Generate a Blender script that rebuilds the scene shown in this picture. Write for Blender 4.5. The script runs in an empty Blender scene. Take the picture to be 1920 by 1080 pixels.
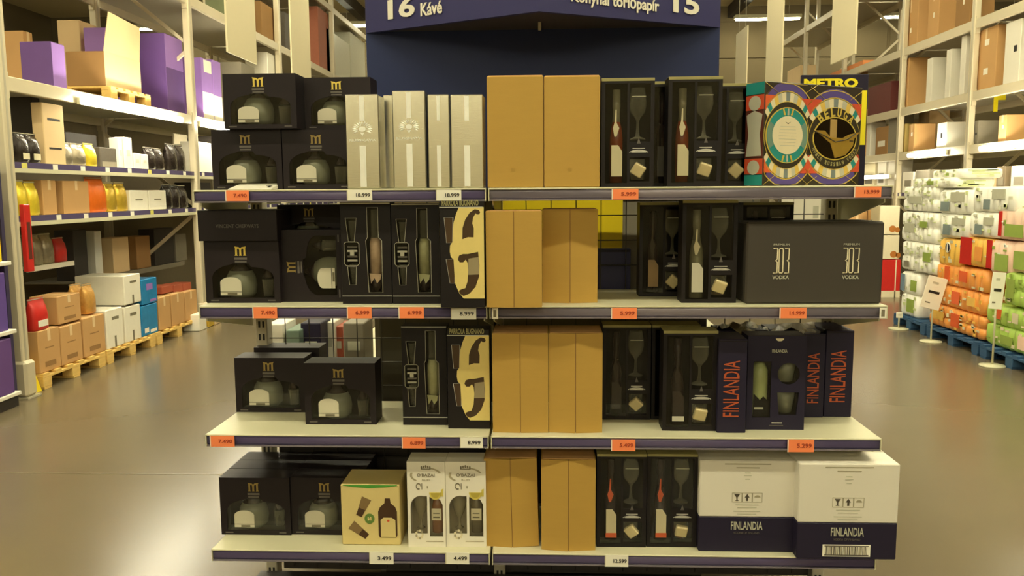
import bpy, bmesh, math, random
from mathutils import Vector, Matrix
from mathutils.geometry import tessellate_polygon
random.seed(7)
SC = bpy.context.scene
COL = SC.collection
R = math.radians

# ------------------------------------------------------------------ camera
FPX, EYE = 1540.0, 1.62
PSI, TH, RO = R(2.6), R(6.74), R(0.4)
FW = Vector((-math.sin(PSI)*math.cos(TH), math.cos(PSI)*math.cos(TH), -math.sin(TH)))
_r = Vector((math.cos(PSI), math.sin(PSI), 0)); _u = _r.cross(FW)
RT = _r*math.cos(RO) - _u*math.sin(RO)
UP = _u*math.cos(RO) + _r*math.sin(RO)
CAM = Vector((0, 0, EYE))
cd = bpy.data.cameras.new('camera'); cam = bpy.data.objects.new('camera', cd); COL.objects.link(cam)
cd.sensor_width = 36; cd.lens = FPX/1920*36; cd.clip_start = .05; cd.clip_end = 200
mw = Matrix((RT, UP, -FW)).transposed().to_4x4(); mw.translation = CAM
cam.matrix_world = mw
SC.camera = cam

# ------------------------------------------------------------------ world, exposure
SC.view_settings.view_transform = 'Standard'; SC.view_settings.look = 'None'
SC.view_settings.gamma = 1; SC.view_settings.use_curve_mapping = False
SC.view_settings.exposure = 0.0
w = bpy.data.worlds.new('world'); SC.world = w; w.use_nodes = True
w.node_tree.nodes['Background'].inputs[0].default_value = (1, .92, .66, 1)
w.node_tree.nodes['Background'].inputs[1].default_value = 0.22
LIGHT_COL = (1.0, .94, .64)
CEIL_E, STRIP_E = 74.0, 95.0
FRONT_E, AISLE_E, BACK_E = 118.0, 112.0, 36.0   # row strengths set for shelf shadow contrast and brighter aisle goods

def _ray(x, y): return FW + RT*((x-960)/FPX) - UP*((y-540)/FPX)
def PY(x, y, Y): d = _ray(x, y); return CAM + d*(Y/d.y)
def PX(x, y, X): d = _ray(x, y); return CAM + d*(X/d.x)
def PZ(x, y, Z): d = _ray(x, y); return CAM + d*((Z-EYE)/d.z)
def hit(x, y, p, n): d = _ray(x, y); n = Vector(n); return CAM + d*((Vector(p)-CAM).dot(n)/d.dot(n))

# ------------------------------------------------------------------ materials
def lin(c): c /= 255.0; return c/12.92 if c <= .04045 else ((c+.055)/1.055)**2.4
MATS = {}
def mat(name, rgb, rough=.55, metal=0., n=.08, ns=25., bump=0., bs=120., spec=.5, stretch=None):
    if name in MATS: return MATS[name]
    m = bpy.data.materials.new(name); m.use_nodes = True; nt = m.node_tree; N = nt.nodes; L = nt.links
    p = N['Principled BSDF']; c = [lin(v) for v in rgb]
    tc = N.new('ShaderNodeTexCoord'); mp = N.new('ShaderNodeMapping'); nz = N.new('ShaderNodeTexNoise'); mx = N.new('ShaderNodeMix'); mx.data_type = 'RGBA'
    L.new(tc.outputs['Object'], mp.inputs['Vector'])
    if stretch: mp.inputs['Scale'].default_value = stretch
    L.new(mp.outputs[0], nz.inputs['Vector']); nz.inputs['Scale'].default_value = ns; nz.inputs['Detail'].default_value = 4
    mx.inputs['A'].default_value = [v*(1-n) for v in c]+[1]; mx.inputs['B'].default_value = [min(1, v*(1+n)) for v in c]+[1]
    L.new(nz.outputs['Fac'], mx.inputs['Factor']); L.new(mx.outputs['Result'], p.inputs['Base Color'])
    p.inputs['Roughness'].default_value = rough; p.inputs['Metallic'].default_value = metal; p.inputs['Specular IOR Level'].default_value = spec
    if bump:
        b = N.new('ShaderNodeBump'); z2 = N.new('ShaderNodeTexNoise'); z2.inputs['Scale'].default_value = bs
        L.new(mp.outputs[0], z2.inputs['Vector']); L.new(z2.outputs['Fac'], b.inputs['Height'])
        b.inputs['Strength'].default_value = bump; b.inputs['Distance'].default_value = .01; L.new(b.outputs[0], p.inputs['Normal'])
    MATS[name] = m; return m
def glassy(name, tint, edge=.35, base=.06, rough=.08):
    m = bpy.data.materials.new(name); m.use_nodes = True; nt = m.node_tree; N = nt.nodes; L = nt.links
    N.remove(N['Principled BSDF']); out = N['Material Output']
    t = N.new('ShaderNodeBsdfTransparent'); g = N.new('ShaderNodeBsdfGlossy'); mx = N.new('ShaderNodeMixShader')
    t.inputs[0].default_value = [lin(v) for v in tint]+[1]; g.inputs[0].default_value = (.9, .9, .88, 1); g.inputs[1].default_value = rough
    lw = N.new('ShaderNodeLayerWeight'); lw.inputs[0].default_value = .35
    mr = N.new('ShaderNodeMapRange'); mr.inputs['To Min'].default_value = base; mr.inputs['To Max'].default_value = edge
    L.new(lw.outputs['Facing'], mr.inputs['Value']); L.new(mr.outputs[0], mx.inputs[0])
    L.new(t.outputs[0], mx.inputs[1]); L.new(g.outputs[0], mx.inputs[2]); L.new(mx.outputs[0], out.inputs[0])
    MATS[name] = m; return m
def emit(name, col, s):
    m = bpy.data.materials.new(name); m.use_nodes = True; p = m.node_tree.nodes['Principled BSDF']
    p.inputs['Base Color'].default_value = (.8, .8, .8, 1)
    p.inputs['Emission Color'].default_value = (*col, 1); p.inputs['Emission Strength'].default_value = s
    MATS[name] = m; return m

black = mat('black_card', (33, 26, 29), .5, n=.12, spec=.25)
black2 = mat('black_satin_card', (26, 21, 22), .5, n=.12, spec=.25)
inner = mat('black_inlay', (14, 11, 13), .7, spec=.15)
navy = mat('navy_card', (36, 31, 52), .5, spec=.25)
kraft = mat('kraft_board', (184, 146, 66), .75, n=.05, ns=9, bump=.04, bs=60, stretch=(1, 1, 6))
carton = mat('brown_carton', (196, 152, 98), .8, n=.08, ns=5)
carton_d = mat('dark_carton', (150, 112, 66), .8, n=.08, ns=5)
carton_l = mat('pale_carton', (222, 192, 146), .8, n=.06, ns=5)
wht = mat('white_card', (236, 230, 214), .55, n=.04)
white_b = mat('white_carton', (226, 220, 206), .6, n=.05, ns=6)
cream = mat('cream_paper', (226, 214, 180), .6, n=.06)
greyc = mat('grey_card', (130, 122, 106), .7)
gold = mat('gold_foil', (226, 186, 84), .32, .75, n=.08)
golds = mat('gold_matt_card', (230, 208, 128), .45, .1, n=.08)
goldp = mat('gold_print', (222, 196, 90), .4, .3)
silverp = mat('silver_print', (206, 204, 196), .35, .5)
silver = mat('silver_foil', (216, 214, 202), .24, 1, n=.05, ns=14, bump=.025, bs=60, stretch=(.5, 1, 4))
shelf_w = mat('cream_steel', (208, 203, 172), .42, n=.03)
rail_m = mat('violet_price_rail', (86, 77, 112), .25, n=.06, ns=8, spec=.6)
rail_s = mat('grey_price_rail', (132, 124, 136), .22, .35, n=.06, ns=8)
steel = mat('galvanised_steel', (186, 178, 158), .38, .25, n=.08)
rack_m = mat('rack_steel', (206, 194, 166), .45, .1, n=.06, ns=6)
wire_m = mat('dark_wire', (52, 46, 38), .5)
blue = mat('sign_blue', (38, 36, 92), .5, n=.06, ns=4)
blue2 = mat('sign_panel_blue', (34, 44, 86), .55, n=.06, ns=4, spec=.3)
yellow = mat('yellow_board', (236, 208, 20), .55, n=.04)
yelsign = mat('sign_yellow', (252, 230, 20), .5)
orange_t = mat('orange_tag', (255, 140, 86), .6, n=.03)
white_t = mat('white_tag', (246, 242, 226), .5, n=.02)
ink = mat('black_ink', (26, 22, 22), .6)
ink_o = mat('red_ink', (170, 62, 30), .6)
inkg = mat('grey_ink', (120, 112, 92), .6)
dimg = mat('dim_grey_print', (96, 90, 84), .5)
orng = mat('orange_print', (176, 80, 40), .55)
amber = mat('amber_liquid', (112, 48, 22), .15, n=.15)
darkglass = mat('dark_glass', (44, 34, 32), .12)
frost = mat('frosted_glass', (128, 130, 112), .22, n=.12, ns=30)
paleglass = mat('pale_bottle', (188, 182, 160), .25, n=.2, ns=40)
cube_m = mat('cream_cube', (226, 208, 160), .5)
teal = mat('teal_print', (30, 136, 132), .5)
violet_p = mat('violet_print', (86, 70, 140), .5)
red_p = mat('red_print', (208, 80, 46), .5)
orr = mat('orange_red_print', (226, 96, 46), .5)
yel_p = mat('ochre_print', (222, 188, 90), .5)
greyp = mat('pale_grey_print', (190, 188, 168), .5)
green_p = mat('green_print', (72, 150, 52), .5)
purple = mat('purple_carton', (98, 66, 132), .55, n=.08, ns=6)
lilac = mat('lilac_carton', (150, 112, 190), .55, n=.08, ns=6)
redb = mat('red_pack', (200, 42, 36), .35)
blueb = mat('blue_film', (36, 128, 186), .25, n=.25, ns=14)
blkfoil = mat('black_foil', (44, 36, 32), .22, .3, n=.2, bump=.5, bs=30)
slvfoil = mat('silver_foil_bag', (176, 164, 140), .25, .6, n=.3, bump=.5, bs=30)
goldfoil = mat('gold_foil_bag', (226, 190, 70), .25, .5, n=.25, bump=.5, bs=25)
yelfoil = mat('yellow_foil_bag', (240, 210, 60), .28, .3, n=.2, bump=.5, bs=25)
orafoil = mat('orange_foil_bag', (232, 112, 30), .35, .1, n=.12, bump=.4, bs=20)
whtfoil = mat('white_foil_bag', (240, 236, 224), .35, n=.05, bump=.4, bs=20)
bagcream = mat('gold_cream_bag', (212, 160, 84), .3, .3, n=.25, bump=.5, bs=25)
wood = mat('pallet_wood', (224, 186, 106), .75, n=.16, ns=6, stretch=(8, 1, 8))
bluewood = mat('blue_pallet_wood', (48, 84, 122), .7, n=.14, ns=6)
darkm = mat('dark_panel', (52, 46, 42), .6)
dk2 = mat('dark_grey_goods', (84, 76, 66), .6, n=.2)
tp_w = mat('white_paper_pack', (252, 250, 240), .4, n=.02, ns=9)
tp_g = mat('green_paper_pack', (172, 202, 96), .4, n=.12, ns=9)
tp_o = mat('orange_paper_pack', (248, 162, 82), .35, n=.14, ns=9)
tp_y = mat('yellow_paper_pack', (240, 190, 90), .4, n=.1, ns=9)
tp_p = mat('pink_paper_pack', (244, 206, 184), .4, n=.12, ns=9)
tp_b = mat('blue_grey_print', (128, 140, 140), .5)
film = glassy('window_film', (250, 250, 248), .25, .012, .05)
def hazy(name, col, base, edge):
    m = glassy(name, (235, 235, 228), edge, base, .1); nt = m.node_tree
    mx = [n for n in nt.nodes if n.type == 'MIX_SHADER'][0]; g = [n for n in nt.nodes if n.type == 'BSDF_GLOSSY'][0]
    p = nt.nodes.new('ShaderNodeBsdfPrincipled'); p.inputs['Base Color'].default_value = [lin(v) for v in col]+[1]; p.inputs['Roughness'].default_value = .12
    nt.links.new(p.outputs[0], mx.inputs[2]); nt.nodes.remove(g); return m
glass = hazy('grey_haze_glass', (176, 172, 152), .10, .75)  # diffuse grey towards the edges stands in for reflections in the glass
glass_old = glassy('shiny_glass', (226, 226, 220), .55, .05, .12)
tube_e = emit('strip_tube', (1.0, .93, .70), STRIP_E)
ceil_e = emit('ceiling_tube', LIGHT_COL, CEIL_E)
# floor: worn sealed concrete
floor_m = mat('sealed_floor', (108, 97, 77), .24, n=.09, ns=1.3, bump=.02, bs=3, spec=.55)
ceil_m = mat('ceiling_sheet', (206, 192, 152), .8, n=.04, ns=1)
wall_m = mat('brown_wall_sheet', (100, 87, 60), .8, n=.06, ns=1)

# ------------------------------------------------------------------ mesh builder
class MB:
    def __init__(s): s.v = []; s.f = []; s.mi = []; s.sm = []; s.ms = []
    def _m(s, m):
        if m not in s.ms: s.ms.append(m)
        return s.ms.index(m)
    def add(s, vs, fs, m, smooth=False, tf=None):
        o = len(s.v); k = s._m(m)
        s.v += [tuple(tf @ Vector(v)) if tf else tuple(v) for v in vs]
        for f in fs: s.f.append([i+o for i in f]); s.mi.append(k); s.sm.append(smooth)
        return s
    def box(s, x0, x1, y0, y1, z0, z1, m, bev=0., tf=None):
        if x0 > x1: x0, x1 = x1, x0
        if y0 > y1: y0, y1 = y1, y0
        if z0 > z1: z0, z1 = z1, z0
        bm = bmesh.new(); bmesh.ops.create_cube(bm, size=1)
        for v in bm.verts: v.co = ((x0+x1)/2+v.co.x*(x1-x0), (y0+y1)/2+v.co.y*(y1-y0), (z0+z1)/2+v.co.z*(z1-z0))
        if bev: bmesh.ops.bevel(bm, geom=bm.edges[:], offset=min(bev, .3*min(x1-x0, y1-y0, z1-z0)), segments=1, affect='EDGES')
        bm.verts.index_update()
        s.add([v.co[:] for v in bm.verts], [[v.index for v in f.verts] for f in bm.faces], m, False, tf); bm.free(); return s
    def plate(s, outer, m, y=0., t=.001, holes=(), tf=None):      # outline in x,z; front at y, thickness t towards +y
        loops = [list(outer)]+[list(h) for h in holes]; flat = [p for l in loops for p in l]; n = len(flat)
        tris = tessellate_polygon([[Vector((p[0], p[1], 0)) for p in l] for l in loops])
        vs = [(p[0], y, p[1]) for p in flat]+[(p[0], y+t, p[1]) for p in flat]; fs = []
        for a, b, c in tris:
            A, B, C_ = flat[a], flat[b], flat[c]
            cr = (B[0]-A[0])*(C_[1]-A[1])-(B[1]-A[1])*(C_[0]-A[0])
            if cr < 0: b, c = c, b
            fs.append((a, b, c)); fs.append((a+n, c+n, b+n))
        o = 0
        for li, l in enumerate(loops):
            ar = sum(l[i][0]*l[(i+1) % len(l)][1]-l[(i+1) % len(l)][0]*l[i][1] for i in range(len(l)))
            for i in range(len(l)):
                a, b = o+i, o+(i+1) % len(l)
                q = (b, a, a+n, b+n)
                if (ar < 0) != (li > 0): q = q[::-1]
                fs.append(q)
            o += len(l)
        return s.add(vs, fs, m, False, tf)
    def lathe(s, c, prof, m, n=16, tf=None, sx=1., sy=1.):
        vs = []; fs = []
        for r, z in prof:
            for k in range(n):
                a = 2*math.pi*k/n; vs.append((c[0]+r*sx*math.cos(a), c[1]+r*sy*math.sin(a), c[2]+z))
        for i in range(len(prof)-1):
            for k in range(n):
                a = i*n+k; b = i*n+(k+1) % n; fs.append((a, b, b+n, a+n))
        if prof[0][0] > 1e-6: fs.append(tuple(range(n))[::-1])
        if prof[-1][0] > 1e-6: fs.append(tuple(range((len(prof)-1)*n, len(prof)*n)))
        return s.add(vs, fs, m, True, tf)
    def tube(s, pts, r, m, n=6, closed=False):
        pts = [Vector(p) for p in pts]; vs = []; fs = []; K = len(pts)
        for i, p in enumerate(pts):
            a = pts[i-1] if (i or closed) else p; b = pts[(i+1) % K] if (i < K-1 or closed) else p
            d = (b-a).normalized(); h = Vector((0, 1, 0)) if abs(d.y) < .9 else Vector((1, 0, 0))
            e = d.cross(h).normalized(); g = d.cross(e)
            for k in range(n):
                t = 2*math.pi*k/n; vs.append(p+e*r*math.cos(t)+g*r*math.sin(t))
        for i in range(K if closed else K-1):
            j = (i+1) % K
            for k in range(n): fs.append((i*n+k, i*n+(k+1) % n, j*n+(k+1) % n, j*n+k))
        if not closed: fs += [tuple(range(n))[::-1], tuple(range((K-1)*n, K*n))]
        return s.add(vs, fs, m, True)
    def mesh(s, name):
        me = bpy.data.meshes.new(name); me.from_pydata(s.v, [], s.f)
        for m in s.ms: me.materials.append(m)
        me.polygons.foreach_set('material_index', s.mi); me.polygons.foreach_set('use_smooth', s.sm); me.update(); return me
    def build(s, name, parent=None, loc=(0, 0, 0), rot=(0, 0, 0)):
        return link(name, s.mesh(name), parent, loc, rot)
JOINED = ('small_print', 'ornament_print', 'emblem_text_bars', 'handling_symbols', 'front_print', 'slots', 'silver_lines', 'print', 'label_print')
def link(name, data, parent=None, loc=(0, 0, 0), rot=(0, 0, 0)):
    o = bpy.data.objects.new(name, data); COL.objects.link(o)
    if name in JOINED: o['kind'] = 'stuff'
    o.parent = parent; o.location = loc; o.rotation_euler = rot; return o
def tag(o, label, cat, group=None):
    o['label'] = label; o['category'] = cat
    if group: o['group'] = group
    return o
def thing(name, label, cat, loc, rotz=0., group=None):
    return tag(link(name, None, None, loc, (0, 0, rotz)), label, cat, group)
def struct(o): o['kind'] = 'structure'; return o

FIT = []
def text(body, m, parent, x, z, wid, hgt, y=-.0012, rot=(0, 0, 0), bold=.0, name='lettering', ex=.0004):
    cu = bpy.data.curves.new('lettering', 'FONT'); cu.body = body; cu.size = 1; cu.align_x = 'CENTER'; cu.align_y = 'CENTER'
    cu.offset = bold; cu.extrude = .004; cu.materials.append(m); cu.resolution_u = 3
    o = link(name, cu, parent, (x, y, z)); e = Matrix.Rotation(rot[2], 3, 'Z') @ Matrix.Rotation(R(90), 3, 'X') @ Matrix.Rotation(rot[0], 3, 'Z')
    o.rotation_euler = e.to_euler(); FIT.append((o, wid, hgt, ex)); return o
def fit_texts():
    bpy.context.view_layer.update(); dg = bpy.context.evaluated_depsgraph_get()
    for o, w_, h_, ex in FIT:
        d = o.dimensions.copy(); me = bpy.data.meshes.new_from_object(o.evaluated_get(dg))
        n = link(o.name, me, o.parent, o.location, o.rotation_euler); n.scale = (w_/max(d.x, 1e-4), h_/max(d.y, 1e-4), ex/.004)
        nm = o.name; cu = o.data; bpy.data.objects.remove(o); bpy.data.curves.remove(cu); n.name = nm

def ell(cx, cz, rx, rz, a0=0., a1=360., n=28): return [(cx+rx*math.cos(R(a0+(a1-a0)*i/n)), cz+rz*math.sin(R(a0+(a1-a0)*i/n))) for i in range(n if abs(a1-a0) >= 360 else n+1)]
def rect(x0, x1, z0, z1): return [(x0, z0), (x1, z0), (x1, z1), (x0, z1)]
def ringsec(cx, cz, ax, az, bx, bz, a0, a1, n=10): return ell(cx, cz, ax, az, a0, a1, n)+ell(cx, cz, bx, bz, a1, a0, n)
M_OUT = [(0, 0), (.28, 0), (.22, .08), (.22, .72), (.36, .78), (.42, .6), (.42, .08), (.38, 0), (.62, 0), (.58, .08), (.58, .6), (.64, .78), (.78, .72), (.78, .08), (.72, 0), (1, 0), (.94, .1), (.94, .8), (1, 1), (.8, .95), (.62, .92), (.5, .78), (.38, .92), (.2, .95), (0, 1), (.06, .8), (.06, .1)]

# ------------------------------------------------------------------ the hall
HX, YB, YF, CZ = 13.0, -15.0, 21.6, 6.2
struct(MB().box(-HX, HX, YB, YF, -.1, 0, floor_m).build('floor'))
struct(MB().box(-HX, HX, YB, YF, CZ, CZ+.1, ceil_m).build('ceiling'))
wf = struct(MB().box(-HX, HX, YF, YF+.2, 0, CZ, wall_m).build('wall_far'))
pm = MB().box(-2.1, 2.1, -.03, 0, -.45, .45, wall_m, .01).mesh('panel')
for i in range(6):
    for j in range(6): link('panel', pm, wf, (-10.7+i*4.27, YF, .55+j*.96+.02))
struct(MB().box(-HX, HX, YB-.2, YB, 0, CZ, mat('near_wall_sheet', (196, 182, 146), .8, n=.05, ns=1)).build('wall_near'))
struct(MB().box(-HX-.2, -HX, YB, YF, 0, CZ, wall_m).build('wall_left'))
struct(MB().box(HX, HX+.2, YB, YF, 0, CZ, wall_m).build('wall_right'))
for k, X in enumerate((-9, -4.7, -.4, 4.6, 9)):
    struct(MB().box(X-.09, X+.09, YB, YF, CZ-.28, CZ, darkm).build('trim_%d' % (k+1)))
# worn joint across the floor
jm = mat('floor_joint', (112, 100, 78), .30, n=.4, ns=5)
ja = PZ(0, 886, 0)
struct(MB().box(-4.2, -.9, ja.y-.008, ja.y+.008, 0, .001, jm).build('trim_6'))
# ceiling lights, long side across the aisles
fx = MB().box(-.78, .78, -.11, .11, .05, .13, shelf_w, .01).mesh('housing')
def tube_mesh(m): return MB().box(-.74, .74, -.05, .05, .015, .05, m).mesh('tube')
fd = tube_mesh(ceil_e); fdf = tube_mesh(emit('ceiling_tube_front', LIGHT_COL, FRONT_E)); fda = tube_mesh(emit('ceiling_tube_aisle', LIGHT_COL, AISLE_E)); fdb = tube_mesh(emit('ceiling_tube_back', LIGHT_COL, BACK_E))
fr = MB().tube([(-.5, 0, .13), (-.5, 0, .62)], .008, steel).tube([(.5, 0, .13), (.5, 0, .62)], .008, steel).mesh('hanger')
rows = {-13.4: 'added row by the near wall', -9.4: 'added row far behind the viewer', -4.6: 'row behind the viewer', .75: 'row just in front of the shelves', 4.2: 'added row over the aisle mouths', 6.3: 'row above the pallet racks', 8.6: 'added row over the floor pallets', 12.: 'row beyond the racks', 20.4: 'row in front of the far wall'}
cols = [(-7.2, 'far left'), (-4.8, 'second from left'), (-2.4, 'left of centre'), (0., 'centre'), (2.4, 'right of centre'), (4.8, 'second from right'), (7.2, 'far right'), (-10., 'outermost left'), (10., 'outermost right')]
for Y, rn in rows.items():  # aisle-mouth, floor-pallet and rearmost rows are added to brighten goods and silver cartons
    for X, cn in cols:
        if Y in (6.3, 12.) and abs(X) in (0., 4.8): continue
        if Y in (4.2, 8.6, 10.4):
            if abs(X) not in (2.4, 4.8): continue
            X = X*(.8 if abs(X) < 3 else .72)
        if Y == 20.4: X = X+.4
        t = thing('ceiling_light', 'long ceiling tube light, %s of the %s' % (cn, rn), 'light', (X, Y, 5.6), 0, 'ceiling tube lights')
        link('housing', fx, t); link('tube', {.75: fdf, 4.2: fda, 6.3: fda, 8.6: fda, 12.: fda, -4.6: fdb}.get(Y, fd), t); link('hanger', fr, t)

# ------------------------------------------------------------------ the end gondola
S = [1.630, 1.248, .811, .405]
YS, YK = 2.65, 3.10
XL, XM, XR = -1.16, -.198, 1.080
gon = thing('end_gondola', 'two-bay steel end gondola with cream shelves, price rails and a wire grid back', 'shelving', (0, YK, 0))
def gp(mb, name, parent=gon):
    o = mb.build(name, parent); o.location = (0, 0, 0)
    o.matrix_parent_inverse = Matrix.Translation((0, -YK, 0)) if parent is gon else Matrix.Identity(4); return o
for s, z in enumerate(S):
    for b, (x0, x1) in enumerate(((XL, XM-.004), (XM+.004, XR))):
        sh = gp(MB().box(x0, x1, YS-.003, YK, z-.006, z, shelf_w, .002).box(x0, x1, YS+.012, YK, z-.03, z-.006, shelf_w).box(x0, x0+.003, YS-.004, YS+.02, z-.042, z, shelf_w).box(x1-.003, x1, YS-.004, YS+.02, z-.042, z, shelf_w), 'shelf')
        rp = [(YS+.0015, z-.0065), (YS-.0005, z-.012), (YS, z-.022), (YS-.0005, z-.030), (YS+.002, z-.036), (YS+.011, z-.036), (YS+.011, z-.0065)]
        rv = [(x, a_, b_) for x in (x0+.004, x1-.004) for a_, b_ in rp]
        gp(MB().add(rv, [(i, i+1, i+8, i+7) for i in range(6)]+[(6, 0, 7, 13), tuple(range(7))[::-1], tuple(range(7, 14))], rail_s if b and s < 2 else rail_m, True).box(x0+.003, x1-.003, YS-.003, YS+.011, z-.0415, z-.0365, rail_s), 'price_rail', sh)  # upper right rails get a greyer copy of the colour, as if reflecting lights
        for xx in (x0+.012, x1-.012):
            br = MB(); br.add([(xx-.002, YS+.03, z-.03), (xx-.002, YK, z-.03), (xx-.002, YK, z-.14), (xx-.002, YS+.03, z-.055), (xx+.002, YS+.03, z-.03), (xx+.002, YK, z-.03), (xx+.002, YK, z-.14), (xx+.002, YS+.03, z-.055)],
                              [(0, 3, 2, 1), (4, 5, 6, 7), (0, 1, 5, 4), (1, 2, 6, 5), (2, 3, 7, 6), (3, 0, 4, 7)], shelf_w)
            gp(br, 'bracket', sh)
for xx in (-1.115, XM, 1.045):
    up = gp(MB().box(xx-.022, xx+.022, YK, YK+.06, 0, 1.64, steel, .003), 'upright')
    sl = MB()
    for k in range(30): sl.box(xx-.012, xx-.004, YK-.001, YK+.001, .1+k*.05, .125+k*.05, ink); sl.box(xx+.004, xx+.012, YK-.001, YK+.001, .1+k*.05, .125+k*.05, ink)
    gp(sl, 'slots', up)
gp(MB().box(XL, XR, YS+.02, YK, .08, .11, darkm).box(XL, XR, YS+.06, YS+.08, 0, .08, darkm), 'base_deck')  # deck coloured dark to stand in for the shade under the bottom shelf
gp(MB().box(-1.08, 1.03, YK+.045, YK+.055, .1, .775, darkm), 'dark_shade_panel')  # added dark sheet standing in for the shade behind the bottom shelf
g = MB(); gx = PY(1127, 420, YK+.02).x; gz = PY(1127, 404, YK+.02).z
for k in range(-13, 9):
    x = gx+k*.0942
    if XL+.02 < x < XR-.02: g.tube([(x, YK+.02, .12), (x, YK+.02, 1.6)], .0021, wire_m, 5)
for k in range(-14, 3):
    z = gz+k*.0942
    if .1 < z < 1.61: g.tube([(XL+.03, YK+.025, z), (XR-.03, YK+.025, z)], .0021, wire_m, 5)
gp(g, 'wire_grid')

# gondola run behind the end unit
run = thing('gondola_run', 'long double-sided gondola run standing behind the end unit', 'shelving', (-.03, 3.3, 0))
MB().box(-.66, .66, -.02, .02, 0, 1.22, mat('olive_grey_panel', (84, 78, 62), .6)).build('end_panel', run)
MB().box(-.03, .03, .02, 12, 0, 2.2, darkm).build('spine_panel', run)
for x0, x1, z in ((-1.06, -.03, .2), (-1.06, -.03, .78), (.03, 1.06, .2), (.03, 1.06, .78), (.72, 1.06, 1.255)): MB().box(x0, x1, .1, 9, z-.03, z, shelf_w).build('deck', run)
MB().box(-.68, -.66, -.02, .5, 0, 1.22, greyc).build('side_panel', run)

# yellow board and blue box seen through the grid
a = PY(925, 300, 3.20); b = PY(1166, 575, 3.20)
tag(MB().box(a.x, b.x, 3.20, 3.215, 1.2, 1.60, yellow).build('yellow_board'), 'plain yellow board behind the wire grid of the second shelf', 'board')
a = PY(1166, 300, 3.20); b = PY(1420, 575, 3.20)
tag(MB().box(a.x, b.x, 3.205, 3.22, 1.2, 1.60, greyc).build('grey_board'), 'grey-green board beside the yellow board behind the wire grid', 'board')
a = PY(1122, 467, 3.14); b = PY(1182, 548, 3.14)
t = thing('blue_box', 'small dark blue box before the yellow board behind the grid', 'box', ((a.x+b.x)/2, 3.14, 1.222))
hw = (b.x-a.x)/2; MB().box(-hw, hw, 0, .055, 0, a.z-1.222, mat('deep_blue_card', (34, 34, 84), .5), .002).build('carton', t); MB().plate(rect(-hw+.004, hw-.004, a.z-1.222-.012, a.z-1.222-.004), navy, -.001, .001).build('lid_edge', t)

# aisle sign over the run: flat panel and a V-shaped header
PL, PRX, PCX = PY(686, 62, 3.2), PY(1350, 62, 3.2), -.032
sg = thing('aisle_sign', 'dark blue aisle sign with numbers 16 and 15 above the shelves', 'sign', (PCX, 3.2, 1.58))
hz = PL.z-1.58; xl, xr = PL.x-PCX, PRX.x-PCX
MB().box(xl, xr, 0, .03, 0, 1.35, blue2, .003).build('back_panel', sg)
rg = PY(1013, 21, 2.80); rz = rg.z-1.58; ry = 2.80-3.2; top = 1.35
for (xa, nm) in ((xl, 'left'), (xr, 'right')):
    MB().add([(xa, 0, hz), (0, ry, rz), (0, ry, top), (xa, 0, top), (xa, .02, hz), (0, ry+.02, rz), (0, ry+.02, top), (xa, .02, top)], [(0, 1, 2, 3), (7, 6, 5, 4), (0, 4, 5, 1), (1, 5, 6, 2), (2, 6, 7, 3), (3, 7, 4, 0)], blue).build('face_panel', sg)
MB().add([(xl, 0, hz+.004), (0, ry+.01, rz+.004), (xr, 0, hz+.004), (xl, 0, hz+.012), (0, ry+.01, rz+.012), (xr, 0, hz+.012)], [(0, 1, 2), (5, 4, 3), (0, 3, 4, 1), (1, 4, 5, 2), (2, 5, 3, 0)], mat('sign_underside', (62, 52, 50), .6)).build('underside', sg)
MB().lathe((0, ry*.4, hz-.0), [(.006, -.03), (.006, .02)], steel, 8).build('hook', sg)
al = math.atan2(ry, -xl); ar = math.atan2(-ry, xr)
def on_panel(px, py, side):
    n = Vector((ry, xl, 0)) if side < 0 else Vector((-ry, xr, 0))
    n = Vector((math.sin(al), -math.cos(al), 0)) if side < 0 else Vector((math.sin(ar), -math.cos(ar), 0))
    p = hit(px, py, (PCX, 3.2+ry, 2), n) - Vector((PCX, 3.2, 1.58)) + n*.003
    return p
def sign_text(body, px0, px1, py, side, h, bold=.0):
    p = on_panel((px0+px1)/2, py, side); q0 = on_panel(px0, py, side); q1 = on_panel(px1, py, side)
    o = text(body, wht, sg, p.x, p.z, (q1-q0).length, h, p.y, (0, 0, al if side < 0 else ar), bold, ex=.0012)
    if body in ('16', '15'): o.name = 'number'
sign_text('16', 723, 773, 18, -1, .072, .03)
sign_text('Kávé', 789, 829, 17, -1, .046, .022)
sign_text('Konyhai törlőpapír', 1072, 1236, 3, 1, .056, .022)
sign_text('15', 1257, 1306, 8, 1, .074, .03)

# ------------------------------------------------------------------ placement on the shelves
def fit(s, x0, x1, yt, yb=None, Yf=None):
    xm = (x0+x1)/2
    if Yf is None: Yf = PZ(xm, yb, S[s]).y
    ym = (yt+(yb or yt+150))/2
    a, b = PY(x0, ym, Yf), PY(x1, ym, Yf); t = PY(xm, yt, Yf)
    return (a.x+b.x)/2, Yf, S[s]+.0005, b.x-a.x, t.z-S[s]-.0005
def shell(w_, h_, d, m, holes=(), bev=.0015, t=.002, im=None):
    mb = MB()
    if not holes: return mb.box(-w_/2, w_/2, 0, d, 0, h_, m, bev)
    im = im or inner
    mb.plate(rect(-w_/2, w_/2, 0, h_), m, 0, t, holes)
    mb.box(-w_/2, w_/2, d-t, d, 0, h_, m); mb.box(-w_/2, -w_/2+t, t, d-t, 0, h_, m); mb.box(w_/2-t, w_/2, t, d-t, 0, h_, m)
    mb.box(-w_/2+t, w_/2-t, t, d-t, 0, t, m); mb.box(-w_/2+t, w_/2-t, t, d-t, h_-t, h_, m)
    mb.box(-w_/2+t, w_/2-t, d-.012, d-t, t, h_-t, im)
    return mb

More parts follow.
